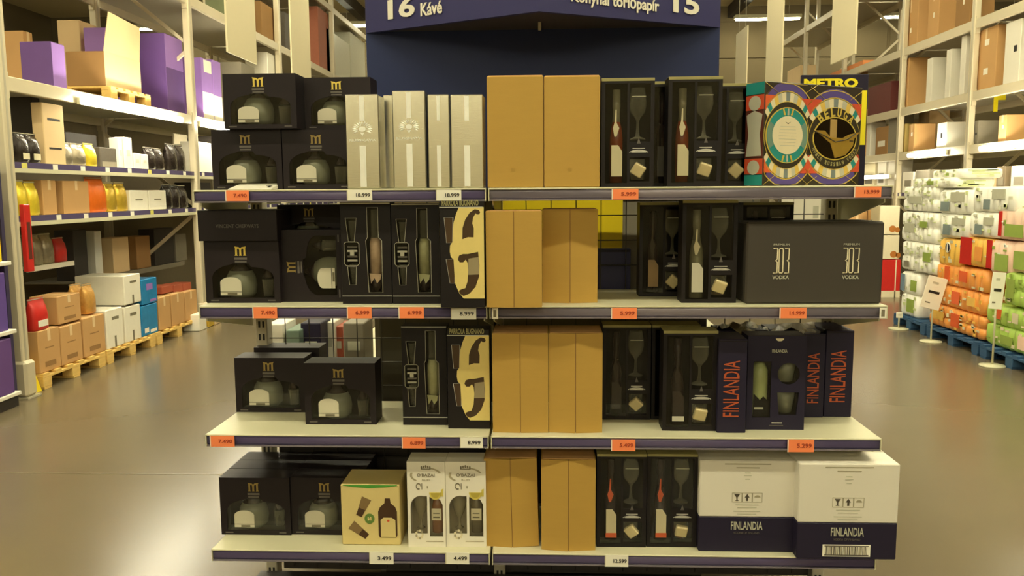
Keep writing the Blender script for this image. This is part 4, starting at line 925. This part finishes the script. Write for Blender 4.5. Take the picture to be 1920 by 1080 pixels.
for a, b, y, l in ((223, 230, 258, 'narrow white pack, leftmost on the upper shelf'), (233, 248, 257, 'tall white pack on the upper shelf'), (252, 265, 287, 'short white pack on the upper shelf'), (266, 279, 289, 'last short white pack before the dark bags')):
    crate(l, -1, LX-.03, a-3, a, b, y, L1, white_b, 'paper_pack', 'white packs on the upper shelf', [(.3, .7, .4, .6)], False, .1, 'pack', greyp)
crate('small cream sign card box above the dark bags', -1, LX-.3, 324, 327, 352, 250, L1+.25, cream, group=A_, tape=False, dmin=.02)
# shelf below
for a, b, y, m, l in ((38, 57, 337, yelfoil, 'yellow foil bag at the left end of the lower shelf'), (58, 78, 340, yelfoil, 'second yellow foil bag on the lower shelf'), (170, 204, 332, orafoil, 'big orange foil bag on the lower shelf'),
        (205, 223, 341, goldfoil, 'gold foil bag right of the orange bag'), (224, 243, 341, goldfoil, 'second gold foil bag beside the white boxes'),
        (313, 327, 344, blkfoil, 'black bag right of the white boxes'), (328, 341, 346, blkfoil, 'middle black bag near the second post'), (342, 356, 347, blkfoil, 'last black bag at the second post')):
    bag(l, -1, LX-.02, a, b, y, L2, m)
crate('brown carton right of the yellow bags', -1, LX-.04, 70, 80, 106, 338, L2, carton, group=A_, dmin=.2)
crate('brown carton left of the orange bag', -1, LX-.03, 107, 119, 167, 339, L2, carton, group=A_, dmin=.2)
crate('left white box on the lower shelf', -1, LX-.02, 240, 244, 278, 357, L2, wht, 'white_box', 'white boxes on the lower shelf', [(.3, .7, .5, .56)], False, .2, 'box', inkg)
crate('right white box on the lower shelf', -1, LX-.02, 277, 280, 312, 357, L2, wht, 'white_box', 'white boxes on the lower shelf', [(.3, .7, .5, .56)], False, .2, 'box', inkg)
# low shelves between the floor pallets and the blue-railed shelves
lz = .98
sh1 = thing('low_shelf', 'short white shelf with silver packs above the brown cartons', 'shelf', (LX-.35, PX(48, 490, LX-.35).y, lz)); Ls = PX(137, 490, LX-.35).y-sh1.location.y
MB().box(0, -.5, 0, Ls, -.02, 0, shelf_w, .003).build('board', sh1); MB().box(.0, .012, 0, Ls, -.04, .004, wht).build('edge', sh1)
for a, b, y, m, l in ((50, 67, 441, slvfoil, 'silver pack at the left of the short white shelf'), (68, 85, 440, slvfoil, 'second silver pack on the short white shelf'), (86, 106, 438, slvfoil, 'third silver pack on the short white shelf'), (110, 130, 446, redb, 'dark red round pack on the short white shelf')):
    bag(l, -1, LX-.38, a, b, y, lz, m, group='packs on the short white shelf')
bz = .74
sh2 = thing('low_shelf', 'grey low shelf at the back above the white cartons', 'shelf', (LX-.55, PX(135, 510, LX-.55).y, bz)); Ls = PX(345, 500, LX-.55).y-sh2.location.y
MB().box(0, -.5, 0, Ls, -.02, 0, greyc, .003).build('board', sh2); MB().box(0, .012, 0, Ls, -.05, .004, greyc).build('edge', sh2)
for a, b, c, y, m, l in ((135, 138, 163, 432, darkm, 'dark tall carton at the left of the low shelf'), (166, 178, 191, 434, white_b, 'white tall carton on the low shelf'), (202, 212, 242, 447, carton_l, 'tan carton on the low shelf'), (252, 256, 282, 444, carton_d, 'brown carton on the low shelf'), (286, 290, 326, 430, darkm, 'dark carton on the low shelf'), (327, 330, 350, 440, greyc, 'grey carton at the right of the low shelf')):
    crate(l, -1, LX-.57, a, b, c, y, bz, m, group='cartons on the low back shelf', tape=False, dmin=.2)
tag(MB().box(-.012, .012, 6.5, 19.5, 0, 2.5, mat('rack_backing', (120, 108, 84), .7)).build('back_panel', None, (LX-1.14, 0, 0)), 'dull back panel closing the left rack behind its goods', 'panel')
# upper level cartons
for i, (a, b, c, y, Z, m, l) in enumerate([(478, 490, 520, 2, L4, carton_d, 'brown carton on the upper level, left of the thin post'), (526, 534, 546, 22, L4, dk2, 'grey wrapped carton on the upper level beside the banner'), (424, 432, 470, -30, L4, mat('greenish_carton', (110, 116, 84), .7), 'greenish carton high on the left rack'),
        (586, 596, 616, 12, L4+.02, mat('dull_red_carton', (158, 92, 68), .7), 'dull red carton on the upper level'), (440, 452, 478, 116, L3, greyc, 'grey carton behind the first banner'), (497, 502, 522, 98, L3, wht, 'white wrapped load right of the first banner'), (600, 612, 655, 52, L4, mat('wrapped_white', (204, 202, 184), .4, n=.1), 'pale wrapped pallet load on the upper level'), (655, 657, 684, 60, L4, mat('wrapped_white', (0, 0, 0)), 'second pale wrapped load next to the sign')]):
    crate(l, -1, LX-.06, a, b, c, y, Z, m, group='loads on the upper level of the left rack', tape=False, dmin=.35)
# second bay, bits left of the gondola
crate('white lit box in the second bay at the end of the shelf', -1, LX-.04, 364, 369, 397, 265, L1, wht, 'white_box', 'white boxes on the lower shelf', None, False, .2, 'box')
crate('dark box in the second bay on the upper blue-railed shelf', -1, LX-.04, 396, 399, 420, 255, L1, darkm, group=A_, tape=False)
crate('dark box in the second bay on the lower blue-railed shelf', -1, LX-.04, 362, 366, 396, 342, L2, darkm, group=A_, tape=False)
# floor pallets on the left
P = [(PX(76, 700, LX).y, PX(194, 660, LX).y), (PX(197, 660, LX).y, PX(289, 640, LX).y), (PX(292, 640, LX).y, PX(372, 610, LX).y)]
for (y0, y1), l in zip(P, ('nearest wooden pallet under brown cartons', 'middle wooden pallet under white cartons', 'farthest wooden pallet under small brown cartons')):
    pallet(l, LX+.02, -1, y0, y1-y0, 1.0, 0, wood, group='wooden pallets under the left rack')
G = 'cartons on the floor pallets'; pz = .136; bars = [(.25, .75, .12, .24), (.3, .7, .55, .58)]
_, yn, L_, d, h = crate('left brown carton of the bottom layer on the nearest pallet', -1, LX, 62, 72, 113, 622, pz, carton, group=G, marks=bars, top=carton_d)
b1 = pz+h
crate('middle brown carton of the bottom layer on the nearest pallet', -1, LX, 113, 114, 154, 614, pz, carton, group=G, marks=bars, top=carton_d, dmin=.4)
crate('right brown carton of the bottom layer on the nearest pallet', -1, LX, 155, 156, 197, 598, pz, carton, group=G, marks=bars, top=carton_d, dmin=.4)
crate('brown carton of the top layer behind the red bag', -1, LX-.02, 64, 108, 152, 557, b1+.002, carton, group=G, marks=bars, top=carton_d)
bag('red and white bag leaning before the top brown carton', -1, LX, 66, 96, 562, b1, redb, lab=wht, name='coffee_bag', group=None)
bag('gold bag on the brown cartons, left', -1, LX-.12, 143, 164, 534, b1+.02, bagcream); bag('gold bag on the brown cartons, right', -1, LX-.03, 165, 184, 534, b1+.02, bagcream)
wm = [(.45, .55, .0, .3), (.35, .75, .72, .8)]
_, yn, L_, d, h = crate('left white carton of the lower layer on the middle pallet', -1, LX, 196, 199, 231, 583, pz, wht, 'white_carton', 'white cartons on the middle pallet', wm, False, .5, 'carton', inkg)
crate('right white carton of the lower layer on the middle pallet', -1, LX, 233, 234, 264, 577, pz, wht, 'white_carton', 'white cartons on the middle pallet', wm, False, .5, 'carton', inkg)
t, *_ = crate('big white carton with a grey end on top of the middle pallet', -1, LX, 158, 233, 264, 518, pz+h+.002, wht, 'white_carton', 'white cartons on the middle pallet', wm, False, .5, 'carton', inkg)
MB().box(-.01, -.44, -.14, .14, -.0005, .0, carton_d).build('base_flap', t)
blub = [(.2, .8, .2, .5)]
crate('lower blue pack on the middle pallet', -1, LX, 262, 266, 296, 575, pz, blueb, 'blue_pack', 'blue packs on the middle pallet', [(.15, .4, .1, .25), (.5, .9, .06, .16)], False, .5, 'pack', wht)
crate('upper blue pack on the middle pallet', -1, LX, 262, 266, 295, 525, PX(266, 574, LX).z+.004, blueb, 'blue_pack', 'blue packs on the middle pallet', [(.3, .7, .55, .8), (.5, .9, .06, .16)], False, .5, 'pack', lilac)
for a, b, y, l in ((298, 320, 559, 'left'), (322, 346, 553, 'middle'), (348, 370, 548, 'right')):
    crate('%s small brown carton on the farthest pallet' % l, -1, LX, a-2, a, b, y, pz, carton, group=G, dmin=.5)
for a, b, y, l in ((305, 326, 538, 'left'), (327, 344, 535, 'middle'), (345, 360, 532, 'right')):
    crate('%s red pack on top of the small brown cartons' % l, -1, LX-.08, a-4, a, b, y, PX(a, 552, LX-.08).z, mat('dull_red_pack', (170, 84, 60), .5), 'red_pack', 'red packs on the farthest pallet', None, False, .2, 'pack')
for a, b, y, l in ((374, 388, 590, 'white'), (392, 402, 592, 'yellow'), (405, 416, 594, 'pale')):
    crate('%s small carton on the floor beyond the wooden pallets' % l, -1, LX+.1, a-2, a, b, y, 0, {'white': wht, 'yellow': goldfoil, 'pale': carton_l}[l], group=None, tape=False, dmin=.2)
# yellow floor board and the display at the left edge
t = thing('floor_sign', 'thin yellow board leaning against the nearest pallet', 'board', (LX-.0, P[0][0]-.115, 0))
MB().add([(0, 0, 0), (0, .10, 0), (-.10, .10, .30), (-.10, 0, .30), (.012, 0, 0), (.012, .10, 0), (-.088, .10, .30), (-.088, 0, .30)], [(0, 3, 2, 1), (4, 5, 6, 7), (0, 1, 5, 4), (1, 2, 6, 5), (2, 3, 7, 6), (3, 0, 4, 7)], yellow).build('board', t)
t = thing('red_strip', 'narrow red vertical strip beside the near rack post', 'strip', (LX+.03, FL[0]+.1, 1.0))
MB().box(-.02, .02, 0, .08, 0, .54, redb, .004).build('board', t); MB().box(.02, .022, .02, .06, .1, .4, mat('dark_red_print', (92, 40, 28), .5)).build('print', t)
de = PY(27, 600, 6.0); dx = de.x
t = thing('side_display', 'dark display shelf cut off at the left edge of the photo', 'shelving', (dx-.4, 6.0, 0))
MB().box(-.4, .34, .02, .06, 0, 1.9, mat('navy_panel', (52, 44, 78), .6)).build('back_panel', t)
for z in (.12, .60, 1.12): MB().box(-.4, .4, -.30, .02, z-.03, z, wht, .004).build('shelf', t)
MB().box(-.4, .37, -.28, .02, 0, .09, darkm).build('plinth', t)
for k, (x0, z, h, m, l) in enumerate([(.17, 1.12, .64, yellow, 'yellow box on the top of the edge display'), (.18, .60, .44, mat('violet_pack', (96, 72, 150), .5), 'violet box on the middle of the edge display'), (.19, .12, .42, purple, 'purple box on the bottom of the edge display')]):
    q = thing('display_box', l, 'box', (dx-.4+x0, 5.78, z+.001), 0, 'boxes on the edge display')
    MB().box(-.2, .2, 0, .18, 0, h, m, .006).build('body', q); MB().box(.02, .18, -.001, 0, h*.15, h*.4, wht if k == 1 else orr).box(.05, .16, -.001, 0, h*.5, h*.6, m).build('print', q)

# ------------------------------------------------------------------ right side: cartons on the rack
B_G = 'cartons on the right rack'
for a in [(1712, 1697, 1683, 232, R1, mat('olive_carton', (170, 146, 82), .8), 'olive carton at the far end of the lit level', [(.4, .6, .3, .4)]),
          (1744, 1714, 1704, 232, R1, carton, 'brown carton left of the white carton on the lit level', [(.3, .6, .55, .7)]),
          (1820, 1774, 1757, 229, R1, white_b, 'white carton on the lit level of the right rack', [(.4, .6, .4, .6)]),
          (1878, 1834, 1826, 226, R1, greyc, 'grey-white carton right of the post', [(.3, .7, .4, .5)]),
          (1935, 1886, 1872, 215, R1, carton, 'brown carton stack at the right edge of the lit level', [(.3, .5, .5, .62)]),
          (1738, 1704, 1692, 108, R2, carton, 'brown carton at the far end of the middle level', [(.3, .6, .2, .3), (.3, .6, .7, .8)]),
          (1773, 1748, 1738, 108, R2, white_b, 'first white carton of the middle level', None), (1800, 1783, 1774, 92, R2, white_b, 'second white carton of the middle level', None),
          (1825, 1811, 1802, 66, R2, white_b, 'third white carton, beside the post', None), (1886, 1870, 1830, 46, R2, carton, 'brown carton with white labels right of the post', [(.35, .55, .25, .35), (.35, .55, .72, .82)]),
          (1945, 1915, 1886, 34, R2, white_b, 'white carton stack at the right edge of the photo', [(.2, .4, .5, .6)]),
          (1740, 1722, 1695, -8, R3, carton, 'brown carton stack on the top level, far end', [(.4, .5, .3, .4)]), (1792, 1762, 1742, -30, R3, carton, 'brown carton stack in the middle of the top level', [(.4, .5, .4, .5)]), (1855, 1822, 1795, -60, R3, carton_d, 'dark brown carton stack on the top level before the post', [(.4, .5, .4, .5)]),
          (1632, 1617, 1556, 113, R3-.02, mat('orange_carton', (226, 144, 84), .7), 'orange carton far down the right rack above the lettered board', None), (1528, 1500, 1476, 122, R3-.02, carton_l, 'tan carton farthest down the right rack', None),
          (1684, 1670, 1628, 152, R2, mat('maroon_carton', (96, 40, 36), .6), 'maroon carton beside the patterned box', None), (1640, 1625, 1616, 205, R2-.65, carton, 'tan goods carton beside the yellow sign', None),
          (1684, 1664, 1642, 236, R1, carton_d, 'brown goods on the lit level beside the yellow sign', [(.2, .8, .3, .5)])]:
    xb, xn, xf, yt, Z, m, l, mk = a
    crate(l, 1, RX+.05, xb, xn, xf, yt, Z, m, group=B_G, marks=mk, top=wht if m in (carton, carton_d) else ink, tape=m is carton, dmin=.3)
for xb, xn, xf, yt, Z, m, l in ((1690, 1682, 1666, 205, 2.15, greyc, 'grey pack stack at the post beyond the lit level'), (1640, 1632, 1622, 228, 2.15, white_b, 'pale carton at the far bay beside the yellow sign'), (1612, 1600, 1580, 120, 2.80, carton_d, 'brown carton far down the rack behind the lettered board'), (1690, 1680, 1665, 296, 1.552, white_b, 'white pack at the far end of the shelf by the dim strip'), (1632, 1626, 1616, 300, 1.552, dk2, 'dark pack at the far end of the shelf by the dim strip')):
    crate(l, 1, RX+.06, xb, xn, xf, yt, Z, m, group=B_G, tape=False, dmin=.25)
crate('tan carton behind the white carton on the lit level', 1, RX+.45, 1768, 1742, 1722, 204, R1, carton_l, group=B_G, dmin=.3)
t = thing('yellow_marker', 'small yellow marker sign hanging on the right rack', 'sign', (RX+.3, PX(1873, 210, RX+.3).y, 2.55))
MB().box(-.07, -.02, -.004, .004, 0, .26, yelsign).box(-.02, .07, -.004, .004, .14, .26, yelsign).build('plate', t); MB().box(-.06, .06, -.004, .004, .30, .325, yelsign).build('strip', t)
for i, (a, b, y, m, l) in enumerate([(1742, 1716, 318, greyc, 'grey pack'), (1712, 1692, 322, white_b, 'white pack'), (1660, 1645, 300, white_b, 'far white jar pack'), (1640, 1618, 305, cream, 'far cream jar pack'), (1884, 1868, 312, mat('dark_bottle_pack', (110, 96, 76), .4), 'dark bottle pack'), (1862, 1846, 316, carton_l, 'tan bottle pack'), (1925, 1895, 310, cream, 'cream box')]):
    crate('%s on the shelf behind the white paper packs' % l, 1, RX+.04, a+8, a, b, y, 1.552, m, 'shelf_pack', 'packs on the shelf above the paper packs', [(.2, .8, .3, .6)], False, .15, 'pack', greyc)

# ------------------------------------------------------------------ right side: paper packs on blue pallets
TX = 4.2
def tp(label, xf, xn, yt, yb, m, bands=(), rows=2, D=.42, X=TX, Zb=None):
    yn = PX(xn, (yt+yb)/2, X).y; yf = PX(xf, (yt+yb)/2, X).y; L_ = yf-yn; xm = (xf+xn)/2
    z0 = max(.14, PX(xm, yb, X).z) if Zb is None else Zb; z1 = PX(xm, yt, X).z; h = z1-z0
    t = thing('paper_pack', label, 'paper pack', (X, (yn+yf)/2, z0+.001), 0, 'paper packs on the blue pallets')
    n = max(2, round(L_/.115)); nd = max(2, round(D/.12)); pts = []
    for i in range(n):
        for k in range(5): q = math.pi*k/5; pts.append((-.018*math.sin(q), -L_/2+L_*(i+k/5)/n))
    for i in range(nd):
        for k in range(5): q = math.pi*k/5; pts.append((D*(i+k/5)/nd, L_/2+.012*math.sin(q)))
    pts += [(D, L_/2), (D, -L_/2)]
    for i in range(nd):
        for k in range(1, 5): q = math.pi*k/5; pts.append((D*(1-(i+k/5)/nd), -L_/2-.012*math.sin(q)))
    N_ = len(pts); lev = []
    for r_ in range(rows): lev += [(r_/rows+.0, .93), ((r_+.12)/rows, .99), ((r_+.5)/rows, 1), ((r_+.88)/rows, .99)]
    lev.append((1, .90)); vs = []; fs = []
    for z, s_ in lev: vs += [(D/2+(p[0]-D/2)*s_, p[1]*s_, z*h) for p in pts]
    for i in range(len(lev)-1):
        for k in range(N_): a = i*N_+k; b = i*N_+(k+1) % N_; fs.append((a, a+N_, b+N_, b))
    fs += [tuple(range(N_)), tuple(range((len(lev)-1)*N_, len(lev)*N_))[::-1]]
    MB().add(vs, fs, m, True).build('wrap', t)
    sp = MB(); rs = random.Random(len(label)*7+rows)
    c1 = {tp_w: (mat('faint_pack_grey', (214, 212, 192), .5), mat('faint_pack_green', (214, 222, 168), .5)), tp_o: (tp_y, cream), tp_g: (cream, pg), tp_p: (tp_w, pg)}.get(m, (cream, greyp))
    for k in range(n*rows*2):
        a_ = -L_/2*.9+L_*.9*rs.random(); z_ = h*(.08+.8*rs.random()); w2 = .012+.02*rs.random(); h2 = .008+.03*rs.random()
        sp.box(-.0195, -.012, a_-w2, a_+w2, z_, min(z_+h2, h*.95), c1[k % 2])
        if m is tp_w and k % 2: sp.box(D*rs.random()*.9, D*rs.random()*.9+.02, -L_/2-.0125, -L_/2-.005, z_, z_+.012, c1[k % 2])
    sp.build('print', t)
    if bands:
        for (a, b, z0_, z1_, bm_, face) in bands:
            if face: MB().box(-.021, -.015, L_/2-a*L_, L_/2-b*L_, z0_*h, z1_*h, bm_).build('print', t)
            else: MB().box(a*D, b*D, -L_/2-.0145, -L_/2-.01, z0_*h, z1_*h, bm_).build('print', t)
    return t
pb = mat('pack_print_blue', (118, 140, 160), .5); pg = mat('pack_print_green', (150, 170, 80), .5)
# far white stack
tp('small white and green pack at the bottom of the far stack', 1690, 1722, 552, 597, tp_w, [(.4, .8, .2, .8, pg, 1)], 1)
tp('white and blue pack second from the bottom of the far stack', 1690, 1725, 512, 552, tp_w, [(.05, .25, .1, .9, pb, 1), (.6, .9, .2, .7, pg, 1)], 1)
tp('white pack at the middle of the far stack', 1692, 1758, 455, 510, tp_w, [(.65, .85, .4, .7, pg, 1), (.1, .25, .1, .3, greyc, 1)], 2, .5)
tp('white pack above the middle of the far stack', 1692, 1758, 398, 454, tp_w, [(.1, .4, .3, .6, greyp, 1), (.55, .75, .5, .7, pg, 1)], 2, .5)
tp('white pack near the top of the far stack', 1695, 1758, 350, 396, tp_w, [(.2, .6, .3, .6, greyp, 1)], 2, .5)
tp('loose white pack lying on top of the far stack', 1712, 1790, 334, 352, tp_w, [(.4, .55, .3, .7, pg, 1)], 1, .4)
tp('second loose white pack on top, behind the first', 1750, 1805, 318, 335, tp_w, [(.5, .6, .3, .6, pg, 1)], 1, .4, TX+.05)
# middle stack
tp('orange pack, lowest of the middle stack', 1742, 1846, 580, 640, tp_o, [(.45, .6, .2, .8, orr, 1), (.1, .3, .3, .7, tp_y, 1)], 2, .6, Zb=.145)
tp('orange pack, second layer of the middle stack', 1752, 1848, 540, 580, tp_o, [(.4, .55, .2, .8, orr, 1), (.7, .85, .3, .7, tp_y, 1)], 1, .6)
tp('orange pack, third layer of the middle stack', 1757, 1852, 500, 540, tp_o, [(.2, .3, .2, .9, orr, 1), (.5, .65, .3, .8, orr, 1)], 1, .6)
tp('yellow pack with a round mark in the middle stack', 1762, 1800, 448, 500, tp_y, [], 1, .6)
t = tp('red and yellow pack in the middle stack', 1801, 1864, 446, 500, tp_y, [(.05, .4, .02, .98, redb, 1), (.85, .99, .02, .98, redb, 1), (.5, .7, .2, .7, tp_o, 1)], 1, .6)
tp('lower white pack with grey bottles pictured, middle stack', 1764, 1818, 402, 446, tp_w, [(.15, .4, .1, .55, tp_b, 1), (.45, .9, .55, .85, greyp, 1)], 1, .6)
tp('white pack with grey bottle pictured beside the pink packs', 1819, 1872, 398, 445, tp_w, [(.25, .5, .1, .5, tp_b, 1), (.55, .9, .5, .8, greyp, 1)], 1, .6)
tp('upper white pack with grey bottles pictured, middle stack', 1762, 1824, 356, 401, tp_w, [(.1, .35, .1, .5, tp_b, 1), (.4, .8, .5, .9, greyp, 1)], 1, .6)
tp('upper white pack with grey bottle pictured, near stack', 1826, 1905, 350, 398, tp_w, [(.3, .45, .1, .5, tp_b, 1), (.5, .8, .5, .9, greyp, 1)], 1, .6)
# near stack
tp('green pack, lowest of the near stack', 1848, 1960, 618, 680, tp_g, [(.3, .5, .2, .6, pg, 1), (.6, .75, .2, .8, tp_p, 1)], 1, .6, Zb=.145)
tp('green pack, second layer of the near stack', 1850, 1960, 580, 618, tp_g, [(.2, .3, .3, .8, orr, 1), (.5, .6, .3, .8, cream, 1)], 1, .6)
tp('green pack, third layer of the near stack', 1884, 1960, 515, 578, tp_g, [(.1, .3, .2, .8, pg, 1)], 2, .6)
tp('pink and green pack in the near stack', 1857, 1898, 452, 514, tp_p, [(.3, .9, .1, .6, pg, 1)], 1, .6)
tp('second pink and green pack in the near stack', 1899, 1960, 456, 514, tp_p, [(.1, .5, .1, .7, pg, 1)], 1, .6)
tp('pink pack at the top of the near stack', 1872, 1960, 392, 452, tp_p, [(.2, .6, .1, .5, pg, 1), (.05, .12, .1, .9, redb, 1)], 1, .6)
PB = [PX(x, y, TX-.05).y for x, y in ((1676, 600), (1738, 620), (1838, 655), (1960, 705))]
for k, l in ((0, 'farthest'), (1, 'middle'), (2, 'nearest')):
    pallet('%s blue pallet under the paper packs' % l, TX-.06, 1, PB[k+1]+.03, PB[k]-PB[k+1]-.04, 1.0, 0, bluewood, group='blue pallets under the paper packs')
# round mark on the yellow pack
o = [q for q in bpy.data.objects if q.get('label') == 'yellow pack with a round mark in the middle stack'][0]
MB().lathe((0, 0, 0), [(.055, 0), (.055, .004), (0, .004)], wht, 16).lathe((0, 0, .004), [(.045, 0), (.045, .002), (0, .002)], navy, 16).box(-.05, .05, -.012, .014, .006, .008, wht).build('round_mark', o, (-.02, 0, .2), (0, R(-90), 0))
def poster(label, x0, x1, y0, y1, X, tilt, fy):
    p0 = PX((x0+x1)/2, (y0+y1)/2, X); w_ = (x1-x0)/FPX*p0.y; h_ = (y1-y0)/FPX*p0.y
    t = thing('poster_stand', label, 'sign', (X, p0.y, 0), 0, 'price posters on floor stands'); zc = p0.z
    tf = Matrix.Translation((0, -.012, zc)) @ Matrix.Rotation(R(tilt), 4, 'Y')
    MB().box(-w_/2, w_/2, 0, .008, -h_/2, h_/2, white_t, .003, tf).build('poster', t)
    MB().box(-w_*.28, w_*.28, -.002, 0, -h_*.02, h_*.06, ink, 0, tf).box(-w_*.2, w_*.1, -.002, 0, h_*.28, h_*.34, greyp, 0, tf).box(-w_*.3, -w_*.05, -.002, 0, -h_*.34, -h_*.3, inkg, 0, tf).build('print', t)
    MB().tube([(0, 0, .02), (0, 0, zc+h_*.3)], .009, shelf_w, 8).build('rod', t); MB().lathe((0, 0, 0), [(.11, 0), (.11, .012), (.02, .02), (0, .02)], shelf_w, 18).build('foot', t)
poster('tilted white price poster on a stand before the orange packs', 1732, 1768, 519, 579, TX-.16, 14, 0)
poster('upright white price poster on a stand before the green packs', 1857, 1881, 511, 579, TX-.16, 4, 0)
poster('small white price poster on a stand before the far stack', 1680, 1692, 585, 596, TX-.16, 0, 0)
# bakery boxes and cartons beyond the far stack
for (x0, x1, yt, yb, m, l) in ((1652, 1690, 487, 552, redb, 'red crate at the bottom of the box stack beyond the gondola'), (1652, 1687, 441, 486, cream, 'cream box with brown picture in the middle of the box stack'), (1648, 1688, 386, 440, cream, 'cream box with brown picture on top of the box stack')):
    a = PY(x0, yb, 12.4); b = PY(x1, yt, 12.4); z0 = 0 if yt == 487 else max(a.z, 0)
    t = thing('food_box', l, 'box', ((a.x+b.x)/2, 12.4, z0+.001), 0, 'boxes stacked beyond the gondola'); W = b.x-a.x; h = b.z-z0-.002
    MB().box(-W/2, W/2, 0, .35, 0, h, m, .006).build('body', t)
    if m is cream: MB().plate(ell(.05, h*.2, .05, .05), mat('bread_brown', (176, 108, 40), .5), -.001, .001).plate(ell(.12, h*.16, .035, .04), mat('bread_brown', (0, 0, 0)), -.001, .001).build('picture', t)
    else: MB().box(W*.2, W*.26, -.003, 0, 0, h, cream).box(-W/2, W/2, -.003, 0, 0, h*.18, cream).build('print', t)
for (x0, x1, l) in ((1590, 1627, 'left tan carton pile behind the wide black carton'), (1629, 1647, 'right tan carton pile behind the wide black carton')):
    a = PY(x0, 374, 12.9); b = PY(x1, 374, 12.9)
    t = thing('carton', l, 'carton', ((a.x+b.x)/2, 12.9, 0), 0, 'tan carton piles'); MB().box((a.x-b.x)/2, (b.x-a.x)/2, 0, .4, 0, a.z, carton, .006).build('body', t); MB().plate(rect(-.02, .02, 0, a.z), carton_l, -.001, .001).build('tape', t)

# ------------------------------------------------------------------ hanging banners over the gondola aisles
for (X, xa, xb, yb, zt, l) in ((-3.3, 425, 479, 115, 4.9, 'nearest blank banner board over the left aisle'), (-3.3, 545, 580, 146, 4.9, 'second blank banner board over the left aisle'), (3.3, 1605, 1560, 102, 4.9, 'nearest blank banner board over the right aisle'),
                               (3.3, 1468, 1438, 150, 4.5, 'second blank banner board over the right aisle'), (3.3, 1402, 1381, 170, 4.32, 'third blank banner board over the right aisle')):
    y0 = PX(xa, 80, X).y; y1 = PX(xb, 80, X).y
    t = thing('banner_board', l, 'banner', (X, y0, 3.06), 0, 'blank hanging banner boards')
    MB().box(-.01, .01, 0, y1-y0, 0, zt-3.06, mat('banner_beige', (196, 184, 150), .6, n=.02), .002).build('board', t)
    for f_ in (.2, .8): MB().tube([(0, (y1-y0)*f_, zt-3.06), (0, (y1-y0)*f_, CZ-3.06-.02)], .004, steel, 5).build('wire', t)
# goods on the left side and right side of the run seen through the grid
gz_ = .785
for (x0, x1, yt, Y, m, l) in ((498, 531, 608, 3.45, wht, 'white pack seen through the grid at the left of the third shelf'), (536, 562, 619, 3.45, mat('teal_jar', (120, 140, 128), .3), 'grey-teal pack seen through the grid'), (563, 600, 606, 3.5, navy, 'dark pack seen through the grid'), (603, 626, 604, 3.62, wht, 'bright white pack seen through the grid'), (627, 642, 612, 3.66, mat('dull_red_pack', (0, 0, 0)), 'reddish pack seen through the grid'), (643, 682, 606, 3.5, greyc, 'grey pack seen through the grid')):
    a = PY(x0, yt, Y); b = PY(x1, yt, Y)
    t = thing('shelf_pack', l, 'pack', ((a.x+b.x)/2, Y, gz_), 0, 'packs on the gondola run'); W = b.x-a.x
    MB().box(-W/2, W/2, 0, .18, 0, a.z-gz_, m, .004).build('body', t); MB().plate(rect(-W*.3, W*.3, (a.z-gz_)*.55, (a.z-gz_)*.7), greyp, -.001, .001).build('print', t)
a = PY(1488, 374, 3.45); b = PY(1556, 374, 3.45)
t = thing('shelf_pack', 'bright white pack seen through the grid above the wide black carton', 'pack', ((a.x+b.x)/2, 3.45, 1.26), 0, 'packs on the gondola run'); W = b.x-a.x
MB().box(-W/2, W/2, 0, .18, 0, .36, wht, .004).build('body', t); MB().plate(rect(W*.05, W*.2, .24, .29), greyp, -.001, .001).build('print', t)

fit_texts()
